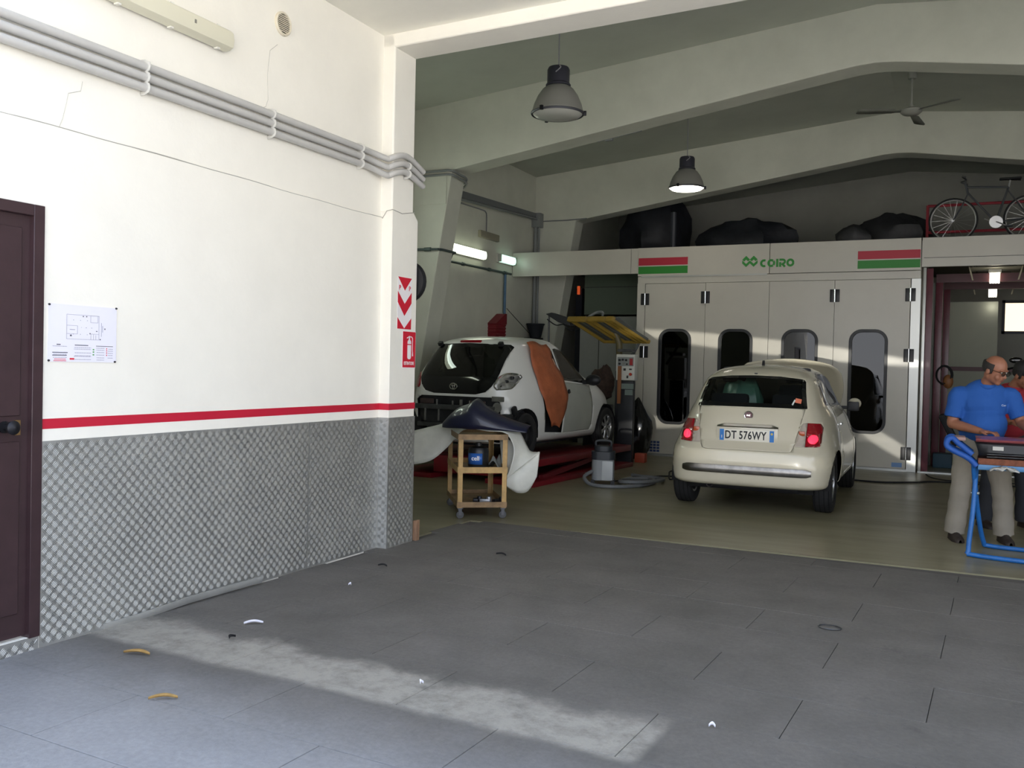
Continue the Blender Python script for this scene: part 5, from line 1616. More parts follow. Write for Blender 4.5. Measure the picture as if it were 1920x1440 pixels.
# badge of three ovals
def oval(cx, cz, rx, rz_, y, r=0.005):
    b = MB(); b.tube([(cx + rx * cos(2 * pi * k / 28), y, cz + rz_ * sin(2 * pi * k / 28)) for k in range(28)], r, 6, closed=True); return b
by = -0.385
bg = oval(0, 0.855, 0.052, 0.036, by).build('badge', CHROME, aygo)
oval(0, 0.875, 0.034, 0.014, by).build('badge_oval', CHROME, bg)
oval(0, 0.857, 0.014, 0.034, by).build('badge_oval', CHROME, bg)
for s in (-1, 1):
    for y in (0.0, 2.34):
        wheel_well(aygo, s * 0.66, y, 0.285, 0.322, 0.26)
        wheel('wheel', aygo, s * 0.735, y, 0.279, 0.279, 0.155, s, steel=(y == 0.0), rr=0.178)
    mr = MB(); mr.ellipsoid((0, 0, 0), (0.11, 0.07, 0.075), 16)
    mo = mr.build('door_mirror', BLACKP, aygo, loc=(s * 0.92, 1.60, 0.95))
    b = MB(); b.box((-s * 0.12, 0.04, -0.03), (0.14, 0.10, 0.06), bevel=0.015); b.build('mirror_foot', BLACKP, mo)
b = MB(); b.box((0, 1.2, 0.20), (1.25, 2.7, 0.12)); b.build('underbody', WELL, aygo, smooth=False)
# torn arch liner hanging behind the rear wheel
b = MB(); b.box((0.70, -0.28, 0.42), (0.16, 0.10, 0.26), rot=(0.3, 0, 0.2), bevel=0.04); b.box((0.755, -0.20, 0.56), (0.05, 0.08, 0.16), rot=(0.5, 0, 0), bevel=0.02)
b.build('arch_liner', BLACKP, aygo)

# low red lift under the hatchback
LIFTR = M('red lift paint', '6c131c', 0.35, var=0.12, scale=6)
lf = thing('car_lift', 'low red scissor lift carrying the white hatchback', 'car lift', (-1.45, 9.98, 0.0), radians(-4.3))
for s in (-1, 1):
    b = MB(); b.box((s * 0.68, 1.30, T0 - 0.045), (0.50, 3.3, 0.085), bevel=0.008); b.build('runway', LIFTR, lf)
    b = MB(); b.box((s * 0.72, 1.25, 0.03), (0.66, 3.0, 0.06), bevel=0.008); b.build('base_frame', LIFTR, lf)
    for q in (-1, 1):
        b = MB(); b.box((s * 0.70 + q * 0.20, 1.15, 0.145), (0.05, 1.9, 0.06), rot=(q * 0.085, 0, 0)); b.build('scissor_arm', M('dark red arm', '5a1018', 0.5), lf)
b = MB(); b.box((0, 1.1, 0.185), (0.80, 2.6, 0.21), bevel=0.015); b.build('power_unit', LIFTR, lf)
# ------------------------------------------------------------------ yellow trolley with the bumper parts
YEL = M('worn yellow paint', 'b29058', 0.5, var=0.25, scale=9, bump=0.05)
YEL2 = M('grimy yellow paint', '856a48', 0.6, var=0.35, scale=8)
tro = thing('tool_trolley', 'worn yellow angle-iron trolley with two shelves on castors', 'trolley', (-0.115, 7.29, 0.0), radians(36))
TW, TD, TH = 0.455, 0.84, 0.765
for i, (x, y) in enumerate(((0, 0), (TW, 0), (0, TD), (TW, TD))):
    sx = 1 if x == 0 else -1; sy = 1 if y == 0 else -1
    b = MB(); b.box2((x, y, 0.10), (x + sx * 0.045, y + sy * 0.005, TH)); b.box2((x, y, 0.10), (x + sx * 0.005, y + sy * 0.045, TH)); b.build('post', YEL, tro, smooth=False)
    c = MB(); c.lathe([(0.0, -0.013), (0.034, -0.013), (0.036, -0.006), (0.036, 0.006), (0.034, 0.013), (0.0, 0.013)], 20, 'Y', (0, 0, 0.036)); ca_ = c.build('castor', M('grey castor', '3f3f40', 0.5), tro, loc=(x + sx * 0.03, y + sy * 0.03, 0))
    c = MB(); c.box((0.0, -0.02, 0.062), (0.03, 0.004, 0.06)); c.box((0.0, 0.02, 0.062), (0.03, 0.004, 0.06)); c.box((0, 0, 0.095), (0.05, 0.05, 0.008)); c.build('fork', M('zinc fork', '5c5d60', 0.35, 0.8), ca_, smooth=False)
for z, h, m in ((0.115, 0.05, YEL2), (0.43, 0.055, YEL), (0.735, 0.05, YEL2)):
    s = MB(); s.box2((0.005, 0.005, z - 0.004), (TW - 0.005, TD - 0.005, z)); sh = s.build('shelf', YEL2, tro, smooth=False)
    for (a, b_) in (((0.0, -0.004), (TW, 0.0)), ((0.0, TD), (TW, TD + 0.004)), ((-0.004, 0), (0, TD)), ((TW, 0), (TW + 0.004, TD))):
        r = MB(); r.box2((a[0], a[1], z - 0.01), (b_[0], b_[1], z + h - 0.01)); r.build('rim', m, sh, smooth=False)
def strip(name, stations, mat, label, cat, nu=9, bulge=0.03, nv=5, bdir=(0, -1, 0.2), thick=0.006, group=None):
    A = smooth_path([s[0] for s in stations], nv); B = smooth_path([s[1] for s in stations], nv)
    K = smooth_path([(s[2] if len(s) > 2 else bulge, 0, 0) for s in stations], nv)
    bd = Vector(bdir).normalized()
    rows = []
    for a, b_, k in zip(A, B, K):
        rows.append([a.lerp(b_, j / (nu - 1)) + bd * k.x * sin(pi * j / (nu - 1)) for j in range(nu)])
    m = MB(); m.grid(rows)
    return tag(m.build(name, mat, solid=thick, angle=60), label, cat, group)
BUMPW = M('dusty white bumper', 'c4c4bb', 0.45, var=0.10, scale=4)
bp = thing('bumper', 'white removed car bumper draped over the trolley, one end hanging to the floor side', 'bumper')
o = strip('shell', [((-0.90, 7.66, 0.73), (-0.84, 7.58, 0.42)), ((-0.66, 7.76, 0.80), (-0.62, 7.64, 0.47)), ((-0.47, 7.83, 0.845), (-0.46, 7.72, 0.62)), ((-0.27, 8.0, 0.80), (-0.27, 7.66, 0.790), 0.01),
     ((-0.02, 8.0, 0.795), (0.0, 7.66, 0.790), 0.02), ((0.17, 7.95, 0.785), (0.16, 7.70, 0.775), 0.03), ((0.27, 7.93, 0.66), (0.235, 7.72, 0.64), 0.03), ((0.32, 7.92, 0.60), (0.22, 7.70, 0.47), 0.02), ((0.425, 7.90, 0.60), (0.16, 7.70, 0.33), 0.0)], BUMPW, None, None)
o.parent = bp
o = strip('lower_lip', [((0.425, 7.90, 0.60), (0.415, 7.87, 0.37), 0.0), ((0.36, 7.84, 0.53), (0.35, 7.82, 0.235), 0.02), ((0.29, 7.79, 0.46), (0.27, 7.77, 0.215), 0.03), ((0.21, 7.74, 0.385), (0.20, 7.74, 0.25), 0.02), ((0.155, 7.70, 0.33), (0.15, 7.70, 0.30), 0.0)], BUMPW, None, None)
o.parent = bp
o = strip('inner_flap', [((0.02, 7.86, 0.70), (0.06, 7.84, 0.43), 0.0), ((0.10, 7.82, 0.72), (0.16, 7.78, 0.33), 0.0), ((0.2, 7.80, 0.68), (0.2, 7.76, 0.36), 0.0)], BUMPW, None, None)
o.parent = bp
NAVY = M('dark navy bumper', '171a30', 0.38, coat=0.3)
nb_ = strip('bumper_piece', [((-0.52, 7.74, 0.86), (-0.50, 7.66, 0.80), 0.02), ((-0.40, 7.76, 0.98), (-0.40, 7.62, 0.80), 0.05), ((-0.29, 7.80, 1.03), (-0.27, 7.60, 0.805), 0.07), ((-0.20, 7.82, 1.085), (-0.16, 7.60, 0.80), 0.09), ((-0.11, 7.82, 1.02), (-0.05, 7.62, 0.805), 0.08),
      ((0.02, 7.84, 0.945), (0.06, 7.66, 0.80), 0.06), ((0.15, 7.88, 0.89), (0.18, 7.72, 0.795), 0.04), ((0.30, 7.96, 0.84), (0.32, 7.82, 0.78), 0.02)], NAVY, 'dark navy bumper piece lying on the white bumper atop the trolley', 'bumper', bdir=(0, -1, 0.5))
# tub with a blue label on the middle shelf
tb = thing('battery_tub', 'dark tub with a blue label lettered cell on the trolley shelf', 'tub', (-0.105, 7.665, 0.43))
b = MB(); b.lathe([(0.0, 0.0), (0.085, 0.0), (0.098, 0.03), (0.098, 0.17), (0.085, 0.20), (0.03, 0.215), (0.03, 0.245), (0.0, 0.247)], 24); b.build('can', M('dark can', '1c1d20', 0.4), tb)
b = MB()
rows = []
for z in (0.045, 0.15):
    rows.append([(0.1005 * cos(a), 0.1005 * sin(a), z) for a in [radians(-135 + 95 * k / 12) for k in range(13)]])
b.grid(rows); lb = b.build('label', M('blue label', '2c5ea8', 0.4), tb, solid=0.001)
tx = put_text('cell', 0.058, M('label white', 'e8e8ea', 0.5), tb, (0.012, -0.1035, 0.10), '-Y', 'label_letters', 0.0006, True)
tx.location = (0.1035 * cos(radians(-78)), 0.1035 * sin(radians(-78)), 0.103); tx.rotation_euler = (pi / 2, 0, radians(12))
rg = MB(); rows = []
for i in range(9):
    rows.append([(0.16 * (i / 8 - 0.5), 0.2 * (j / 6 - 0.5), 0.02 + 0.12 * (1 - abs(i / 8 - 0.5) * 2) * (0.7 + 0.3 * cos(j * 1.7 + i))) for j in range(7)])
rg.grid(rows); tag(rg.build('rag', M('grey cloth', '7c7d78', 0.95), loc=(0.0, 7.83, 0.415), solid=0.006), 'crumpled grey cloth behind the tub on the trolley shelf', 'cloth')
for k, (x, y, a, lab, col) in enumerate(((0.0, 7.62, 0.3, 'small silver socket among dark tools on the lower trolley shelf', '9fa0a4'), (0.10, 7.68, 1.1, 'dark hand tool near the front rim of the lower trolley shelf', '1d1d20'), (-0.09, 7.60, 2.0, 'dark tool lump at the front corner of the lower trolley shelf', '232226'))):
    b = MB(); b.box((0, 0, 0.02), (0.10, 0.05, 0.04), rot=(0, 0, a), bevel=0.01); b.lathe([(0.02, 0.0), (0.026, 0.03), (0.02, 0.06), (0.0, 0.062)], 14, 'Z', (0.03, 0.02, 0.0))
    tag(b.build('hand_tool', M('tool ' + col, col, 0.35, 0.6), loc=(x, y, 0.1155)), lab, 'tool')

# ------------------------------------------------------------------ workshop vacuum, hose, cables
vc = thing('vacuum_cleaner', 'grey drum vacuum cleaner with a dark motor head on the hall floor', 'vacuum cleaner', (0.115, 10.52, 0.0), radians(18))
b = MB(); b.prism(rrect(0, 0, 0.27, 0.26, 0.07, 5), 0.05, 0.30, 'XY'); b.build('tank', M('vacuum grey', '8d9092', 0.45), vc, bevel=0.01)
b = MB(); b.box((0.055, -0.131, 0.17), (0.13, 0.012, 0.23), bevel=0.004); b.build('front_panel', M('vacuum pale panel', 'b9bcbc', 0.4), vc)
b = MB(); b.prism(rrect(0, 0, 0.285, 0.275, 0.08, 5), 0.30, 0.40, 'XY'); b.prism(rrect(0, 0, 0.22, 0.22, 0.08, 5), 0.40, 0.465, 'XY'); b.build('motor_head', M('vacuum dark head', '2a2e33', 0.45), vc, bevel=0.015)
b = MB(); b.tube(smooth_path([(-0.09, 0, 0.455), (-0.08, 0, 0.52), (0.08, 0, 0.52), (0.09, 0, 0.455)], 5), 0.014, 8); b.build('handle', M('vacuum dark head'), vc)
for x, y in ((-0.12, -0.12), (0.12, -0.12), (-0.12, 0.12), (0.12, 0.12)):
    b = MB(); b.lathe([(0.0, -0.012), (0.026, -0.012), (0.026, 0.012), (0.0, 0.012)], 14, 'Y', (x, y, 0.026)); b.box((x, y, 0.052), (0.035, 0.04, 0.014)); b.build('castor', BLACKP, vc)
for z in (0.12, 0.22):
    b = MB(); b.box((-0.136, 0, z), (0.012, 0.05, 0.03), bevel=0.004); b.build('latch', BLACKP, vc)
hp = [(0.03, 10.37, 0.16), (-0.02, 10.24, 0.10), (0.10, 10.15, 0.03), (0.36, 10.15, 0.022), (0.60, 10.42, 0.022), (0.66, 10.85, 0.022), (0.50, 11.15, 0.022), (0.28, 11.0, 0.022), (0.30, 10.62, 0.03), (0.45, 10.36, 0.062), (0.66, 10.5, 0.062), (0.74, 10.9, 0.05), (0.62, 11.3, 0.022), (0.36, 11.36, 0.022), (0.26, 11.2, 0.05)]
b = MB()
ph = smooth_path(hp, 14)
b.tube(ph, [0.021 + 0.0025 * (k % 2) for k in range(len(ph))], 10)
tag(b.build('vacuum_hose', M('grey hose', '6f7173', 0.55)), 'coiled grey corrugated hose lying beside the vacuum cleaner', 'hose')
def cable(pts, r, label, m=RUBBER):
    b = MB(); b.tube(smooth_path(pts, 8), r, 6)
    return tag(b.build('power_cable', m), label, 'cable')
cable([(0.20, 10.64, 0.02), (0.42, 11.55, 0.009), (0.70, 11.7, 0.009), (0.72, 11.35, 0.009), (0.55, 11.9, 0.009), (0.47, 12.36, 0.009), (0.75, 12.75, 0.009), (1.6, 12.6, 0.009)], 0.009, 'thin black cable running from the vacuum cleaner towards the white car')
cable([(2.3, 12.9, 0.012), (3.05, 12.74, 0.012), (3.5, 13.0, 0.012), (3.8, 13.27, 0.012), (4.6, 13.35, 0.012), (5.2, 13.2, 0.012)], 0.012, 'dark cable lying across the floor before the booth')
cable([(3.62, 14.2, 0.008), (3.72, 13.75, 0.008), (3.95, 13.55, 0.008), (4.5, 13.65, 0.008), (5.2, 13.9, 0.008)], 0.008, 'thin cable looping from the maroon door frame')

# ------------------------------------------------------------------ corner left of the booth
BAGM = M('black bin bag', '101113', 0.22, bump=0.5, bscale=9, spec=0.6)
bg_ = MB(); bg_.ellipsoid((0, 0, 0), (1, 1, 1), 30)
rr_ = random.Random(12)
for v in bg_.bm.verts:
    d = v.co.copy()
    a_ = atan2(d.y, d.x)
    f = 1 + 0.07 * sin(6 * a_ + 3 * d.z) + 0.04 * sin(11 * a_ - 5 * d.z) + rr_.uniform(-0.02, 0.02)
    top = max(0.0, d.z - 0.25) / 0.75
    k = 1 - 0.72 * top ** 1.2
    v.co = Vector((d.x * 0.27 * f * k + 0.06 * top, d.y * 0.26 * f * k, (max(d.z, -0.82) + 0.82) * 0.53))
tag(bg_.build('bin_bag', BAGM, loc=(-0.58, 13.82, 0), angle=25), 'full black bin bag standing by the left edge of the spray booth', 'bag')
b = MB(); b.box2((-0.36, 13.2, 0.0), (-0.20, 13.32, 0.14), bevel=0.01)
tag(b.build('toolbox', M('orange box', 'a8452a', 0.5)), 'low orange-red box on the floor beside the black bag', 'box')

dry = thing('infrared_dryer', 'yellow infrared paint dryer with three lamp cassettes tilted on an arm', 'paint dryer', (-0.70, 13.25, 0.0))
U, Vv = Vector((1, 0, 0)), Vector((0.42, 0.35, -0.31)).normalized()
N = U.cross(Vv).normalized()
if N.y > 0: N = -N
P0 = Vector((-0.70, -0.25, 2.15))
RY = M('dryer yellow', '8c722e', 0.45, var=0.1, scale=8)
def obb(c, su, sv, sn, name, m, par, bev=0.0):
    R3 = Matrix((U, Vv, N)).transposed()
    b = MB(); b.box(c, (su, sv, sn), rot=R3, bevel=bev); return b.build(name, m, par, smooth=bool(bev))
LL = 0.66
for k, (u0, wdt) in enumerate(((0.0, 0.30), (0.32, 0.28), (0.615, 0.12))):
    c0 = P0 + U * (u0 + wdt / 2) + Vv * (LL / 2) + Vector((0, 0, -0.02 * 0))
    cs = obb(c0 - N * 0.03, wdt - 0.02, LL - 0.03, 0.05, 'lamp_cassette', M('dryer backing', '4d5150', 0.5, 0.3), dry, 0.006)
    obb(P0 + U * (u0 + wdt / 2) + N * 0.01, wdt, 0.05, 0.10, 'end_cover', RY, cs, 0.012)
    obb(P0 + U * (u0 + wdt / 2) + Vv * LL + N * 0.0, wdt, 0.035, 0.07, 'end_cover', RY, cs, 0.008)
    for q in (0.03, wdt - 0.03):
        obb(P0 + U * (u0 + q) + Vv * LL / 2 + N * 0.02, 0.035, LL, 0.05, 'side_rail', RY, cs, 0.006)
    obb(P0 + U * (u0 + wdt / 2) + Vv * LL / 2 + N * 0.003, 0.03, LL * 0.85, 0.02, 'heat_tube', M('heat tube', '6f7474', 0.3, 0.5), cs)
b = MB(); b.tube([tuple(P0 + U * 0.36 + Vv * 0.40 - N * 0.08), (0.02, 0.05, 1.80), (0.02, 0.10, 1.42), (0.02, 0.10, 1.2)], 0.05, 10); b.build('arm', M('dryer olive', '5f5636', 0.5), dry)
b = MB(); b.box((0.02, 0.10, 0.75), (0.10, 0.10, 1.25), bevel=0.01); b.box((-0.06, 0.05, 0.08), (0.30, 0.34, 0.08), bevel=0.02); b.build('column', M('dryer dark', '2b2b31', 0.5), dry)
b = MB(); b.tube(smooth_path([tuple(P0 + U * 0.32 - N * 0.05), (-0.32, -0.05, 2.26), (-0.22, -0.05, 2.25), (-0.3, 0.05, 2.1)], 5), 0.02, 8); b.build('knuckle', M('dryer grey part', '777b78', 0.5), dry)
b = MB(); b.tube(smooth_path([tuple(P0 + U * 0.7 + Vv * 0.1 - N * 0.08), (0.1, 0.0, 2.1), (0.28, 0.1, 1.95), (0.30, 0.15, 1.80), (0.12, 0.15, 1.5)], 6), 0.022, 8); b.build('hose', M('dryer grey hose', '5b605f', 0.55), dry)
cp = thing('control_box', 'white control box with knobs and red switches on an orange post', 'control panel', (-0.47, 13.0, 1.235))
b = MB(); b.box2((-0.145, 0, 0), (0.145, 0.16, 0.385), bevel=0.008); b.build('housing', M('control box white', 'c4c4bc', 0.4), cp)
b = MB(); b.box2((-0.125, -0.004, 0.21), (0.125, 0.0, 0.345)); b.build('dial_panel', M('dial panel grey', '7f8280', 0.4), cp, smooth=False)
for k, (x, z, r, m) in enumerate(((-0.09, 0.30, 0.018, BLACKP), (-0.04, 0.305, 0.016, BLACKP), (0.012, 0.30, 0.016, BLACKP), (-0.09, 0.245, 0.016, BLACKP), (-0.03, 0.245, 0.012, CHROME), (0.025, 0.24, 0.012, BLACKP), (0.085, 0.09, 0.022, M('red push button', 'b8341f', 0.4)))):
    b = MB(); b.lathe([(r, 0.0), (r, -0.018), (r * 0.8, -0.022), (0.0, -0.022)], 14, 'Y', (x, -0.003, z)); b.build('knob', m, cp)
b = MB(); b.box2((0.065, -0.012, 0.225), (0.115, -0.004, 0.325), bevel=0.004); b.build('red_switch', M('red switch', '9a2024', 0.4), cp)
for x, z, sx, sz in ((-0.01, 0.16, 0.035, 0.035), (0.08, 0.165, 0.04, 0.02), (0.035, 0.05, 0.025, 0.04)):
    b = MB(); b.box((x, -0.005, z), (sx, 0.012, sz), bevel=0.003); b.build('switch', BLACKP, cp)
b = MB(); b.box2((-0.11, -0.03, -0.35), (-0.055, -0.005, 0.21), bevel=0.004); b.build('post', M('rust orange post', '84512a', 0.6), cp)
b = MB(); b.box2((-0.12, 0.03, -1.235), (0.12, 0.13, -0.01), bevel=0.01); b.build('stand', M('control stand dark', '24262a', 0.5), cp)
b = MB(); b.box2((-0.08, 0.0, -0.13), (0.13, 0.03, -0.05)); b.box2((0.0, 0.0, -0.22), (0.12, 0.03, -0.14)); b.build('terminal_block', M('grey-green block', '6d7a74', 0.5), cp, smooth=False)
b = MB(); b.box2((-0.60, 12.99, 1.66), (-0.36, 13.15, 1.70))
tag(b.build('shelf_bracket', M('dim grey steel'), smooth=False), 'thin grey ledge just above the white control box', 'shelf')
hb = MB(); hb.ellipsoid((0, 0, 0), (0.20, 0.18, 0.30), 20)
for v in hb.bm.verts:
    d = v.co
    v.co = Vector((d.x, d.y, d.z)) * (1 + 0.12 * sin(22 * d.x + 3) * sin(17 * d.z) + rr_.uniform(-0.08, 0.08))
    v.co.z = max(v.co.z, -0.3)
ob_ = hb.build('crumpled_paper', M('brown crumpled paper', '3a2a22', 0.85, var=0.4, scale=14, bump=0.5, bscale=20), loc=(-1.04, 13.55, 1.14), angle=20)
tag(ob_, 'crumpled brown paper heaped between the hatchback bonnet and the control box', 'paper')
b = MB(); b.box2((-1.30, 13.45, 0.0), (-0.88, 13.66, 0.84), bevel=0.01)
tag(b.build('work_cabinet', M('dark cabinet', '23252a', 0.6)), 'dark low cabinet under the crumpled brown paper', 'cabinet')
ar = thing('extraction_arm', 'black extraction arm reaching out from the wall above the hatchback', 'extraction arm', (-1.60, 13.1, 2.20))
b = MB(); b.prism([(-0.20, 0.03), (-0.10, 0.05), (0.20, -0.04), (0.22, -0.16), (0.02, -0.10)], -0.08, 0.08, 'XZ'); b.build('hood', M('dark hood', '26272b', 0.6), ar, bevel=0.01)
b = MB(); b.tube(smooth_path([(-0.2, 0, -0.05), (-0.05, 0, -0.14), (0.08, 0, -0.13), (0.2, 0, -0.22), (0.35, 0, -0.18)], 5), 0.010, 6); b.build('cable', BLACKP, ar)
b = MB(); b.tube([(-0.19, 0.05, 0.03), (-0.19, 0.05, -2.2)], 0.016, 8); b.build('stand_pipe', M('dim grey steel'), ar)
# air unit and green board behind, between the second column and the booth
au = thing('air_unit', 'pale metal air unit cabinet behind the dryer, left of the booth', 'air unit', (-1.75, 15.95, 0.0))
b = MB(); b.box2((-0.62, 0, 0), (0.75, 0.8, 2.36)); b.build('casing', M('air unit grey', 'a9aca6', 0.4, var=0.05, scale=3), au, smooth=False)
for x in (-0.25, 0.15):
    b = MB(); b.box2((x, -0.006, 0.05), (x + 0.012, 0.0, 2.3)); b.build('joint', SEAM, au, smooth=False)
b = MB(); b.box2((-0.76, 0.1, 0), (-0.64, 0.3, 2.9)); b.build('dark_upright', M('blue-black steel', '181b26', 0.5), au, smooth=False)
gb = thing('green_board', 'dull green board above the pale air unit', 'board', (-1.75, 15.98, 2.40))
b = MB(); b.box2((-0.56, 0, 0), (0.75, 0.04, 0.78)); b.build('sheet', M('dull green board', '5f6b5c', 0.5), gb, smooth=False)
b = MB(); b.box2((-0.56, -0.01, 0.50), (0.75, 0.0, 0.51)); b.build('joint', SEAM, gb, smooth=False)
b = MB(); b.box((0, 0, 0), (0.05, 0.04, 0.16), bevel=0.01)
tag(b.build('indicator_light', M('lit orange lamp', 'd2562a', 0.4, emit=0.6), loc=(-2.45, 16.03, 2.86)), 'small orange indicator under the fascia beside the second column', 'light')

# ------------------------------------------------------------------ blue trestle with the part being worked on
BLUET = M('blue trestle paint', '1e62a8', 0.4, var=0.12, scale=12)
ts = thing('work_trestle', 'blue tubular panel trestle with a carpeted rest', 'trestle', (4.1, 8.2, 0.0))
b = MB(); b.tube(smooth_path([(0.40, 0.10, 0.72), (0.04, 0.06, 0.72), (0.015, 0.0, 0.68), (-0.005, -0.12, 0.35), (-0.03, -0.24, 0.06), (0.0, -0.26, 0.022), (0.40, -0.345, 0.020), (1.0, -0.47, 0.02)], 8)[8:], 0.019, 10); b.build('front_leg', BLUET, ts)
b = MB(); b.tube(smooth_path([(-0.01, -0.10, 0.73), (0.0, -0.04, 0.60), (0.04, 0.10, 0.28), (0.085, 0.22, 0.06), (0.13, 0.24, 0.022), (0.42, 0.19, 0.02), (1.0, 0.09, 0.02)], 8), 0.019, 10); b.build('rear_leg', BLUET, ts)
b = MB(); b.tube(smooth_path([(1.0, -0.47, 0.02), (1.02, -0.44, 0.06), (1.0, -0.20, 0.35), (0.98, 0.0, 0.70)], 6), 0.019, 10); b.build('front_leg', BLUET, ts)
b = MB(); b.tube(smooth_path([(1.0, 0.09, 0.02), (1.02, 0.08, 0.06), (1.0, 0.0, 0.32), (0.98, -0.10, 0.70)], 6), 0.019, 10); b.build('rear_leg', BLUET, ts)
b = MB(); b.lathe([(0.012, -0.03), (0.012, 0.03)], 10, 'X', (0.008, -0.06, 0.48)); b.box((0.008, -0.05, 0.48), (0.02, 0.05, 0.07), bevel=0.006); b.build('pivot', M('worn pivot', '9aa09c', 0.4, 0.6), ts)
b = MB(); b.box2((0.02, -0.135, 0.675), (1.0, -0.115, 0.715), bevel=0.004); b.build('cross_bar', M('pale blue bar', '4a7fae', 0.4), ts)
b = MB(); b.box2((0.02, -0.13, 0.715), (1.0, 0.16, 0.765), bevel=0.008); b.build('carpet_rest', M('brown carpet', '7a4a36', 0.95, var=0.25, scale=30), ts)
for dy, s in ((-0.13, 1.0), (0.12, 0.9)):
    b = MB(); b.tube(smooth_path([(0.01, dy, 0.70), (-0.05, dy, 0.76), (-0.16, dy, 0.815), (-0.205, dy, 0.85), (-0.20, dy + 0.02, 0.895), (-0.165, dy + 0.03, 0.91), (-0.12, dy + 0.02, 0.87), (-0.02, dy + 0.01, 0.79)], 6), 0.022, 10); b.build('padded_arm', M('blue padding', '1a4f9e', 0.6), ts)
b = MB(); b.box((-0.13, 0.05, 0.905), (0.12, 0.25, 0.03), bevel=0.012); b.build('arm_pad', M('pinkish pad', 'a08078', 0.8), ts)
pt = thing('bumper_part', 'dark plastic bumper with a pinkish red upper edge lying on the blue trestle', 'bumper', (4.1, 8.2, 0.765))
rows = []
for k in range(25):
    x = 0.02 + 0.98 * k / 24
    e = min(1, k / 4)
    rows.append([(x, -0.10 - 0.02 * e, 0.0), (x, -0.135 - 0.03 * e, 0.05), (x - 0.02 * (1 - e), -0.13 - 0.03 * e, 0.11), (x - 0.03 * (1 - e), -0.10 - 0.02 * e, 0.128 + 0.010 * sin(k * 0.35))])
b = MB(); b.grid(rows); b.build('shell', M('bumper black', '16171a', 0.45), pt, solid=0.008)
rows = []
for k in range(25):
    x = 0.0 + 1.0 * k / 24
    e = min(1, k / 4)
    zt_ = 0.140 + 0.018 * sin(max(0, k - 8) * 0.2)
    rows.append([(x, -0.115 - 0.02 * e, zt_ - 0.012), (x, -0.12 - 0.02 * e, zt_ + 0.006), (x, -0.06, zt_ + 0.016), (x, 0.05, zt_ + 0.022), (x, 0.15, zt_ + 0.014)])
b = MB(); b.grid(rows); b.build('red_edge', M('faded red paint', '8e4a4c', 0.3, var=0.15, scale=7, coat=0.4), pt, solid=0.008)
b = MB(); b.box((0.155, -0.172, 0.085), (0.075, 0.003, 0.03)); b.build('label_sticker', M('grey white sticker', 'b8b6ae', 0.5), pt, smooth=False)
for z in (0.02, 0.04):
    b = MB(); b.tube([(0.08, -0.155, z - 0.005), (1.0, -0.165, z)], 0.004, 6); b.build('ridge_line', M('shiny ridge', '6f7276', 0.25, 0.6), pt)
rows = []
for i in range(8):
    rows.append([(0.20 * i / 7, 0.12 * (j / 6 - 0.5), 0.02 + 0.035 * abs(sin(i * 1.1 + j * 0.8)) * sin(pi * i / 7) ** 0.5) for j in range(7)])
b = MB(); b.grid(rows); tag(b.build('rag', M('white rag', 'bdbcb6', 0.95), loc=(4.20, 7.99, 0.66), solid=0.006), 'crumpled white rag tucked under the bumper on the trestle', 'cloth')

# ------------------------------------------------------------------ things inside the doorway
b = MB(); b.box2((3.68, 15.4, 0.0), (3.95, 15.7, 0.22), bevel=0.02)
tag(b.build('crate', M('teal crate', '1f4050', 0.6)), 'dark teal crate on the floor inside the doorway', 'crate')
fs = thing('folding_seat', 'dark slanting seat leaning inside the doorway', 'seat', (3.90, 15.2, 0.0))
b = MB(); b.box((0.02, 0.0, 0.55), (0.10, 0.34, 0.62), rot=(0, -0.45, 0), bevel=0.04); b.build('backrest', M('dark seat', '17181b', 0.7), fs)
b = MB(); b.box((0.22, 0.0, 0.30), (0.36, 0.36, 0.08), bevel=0.03); b.build('seat', M('dark seat'), fs)
for x in (0.08, 0.36):
    b = MB(); b.tube([(x, -0.14, 0.27), (x, -0.14, 0.0)], 0.014, 6); b.tube([(x, 0.14, 0.27), (x, 0.14, 0.0)], 0.014, 6); b.build('leg', DARKMETAL, fs)
b = MB()
for q in range(3):
    b.tube([(3.80 + (0.10 + 0.012 * q) * cos(2 * pi * k / 24), 15.62 + 0.02 * q, 1.42 + (0.13 + 0.01 * q) * sin(2 * pi * k / 24)) for k in range(24)], 0.010, 6, closed=True)
tag(b.build('cable_coil', RUBBER), 'black cable coil hanging on the inner maroon post', 'cable')
b = MB(); b.ellipsoid((3.86, 15.66, 1.32), (0.075, 0.06, 0.11), 16)
tag(b.build('work_lamp', M('ochre plastic', '8a5a32', 0.5)), 'ochre hanging hand lamp beside the cable coil', 'lamp')
mc = thing('motorcycle', 'black motorcycle front with round headlamp at the far side of the doorway', 'motorcycle', (5.05, 15.3, 0.0))
b = MB(); b.ellipsoid((-0.12, -0.1, 1.36), (0.11, 0.12, 0.12), 20); b.build('headlamp', M('gloss black', '0e0f11', 0.12, coat=0.6), mc)
b = MB(); b.lathe([(0.0, -0.12), (0.07, -0.115), (0.095, -0.09), (0.098, -0.07)], 24, 'Y', (-0.12, -0.1, 1.36)); b.build('headlamp_glass', CHROME, mc)
b = MB(); b.tube(smooth_path([(-0.42, 0.1, 1.52), (-0.3, 0.0, 1.55), (-0.12, 0.0, 1.5), (0.1, 0.0, 1.55), (0.3, 0.1, 1.52)], 5), 0.016, 8); b.build('handlebar', DARKMETAL, mc)
b = MB(); b.ellipsoid((-0.30, 0.0, 1.66), (0.09, 0.02, 0.045), 14); b.tube([(-0.30, 0.0, 1.62), (-0.26, 0.0, 1.54)], 0.007, 6); b.build('mirror', M('gloss black'), mc)
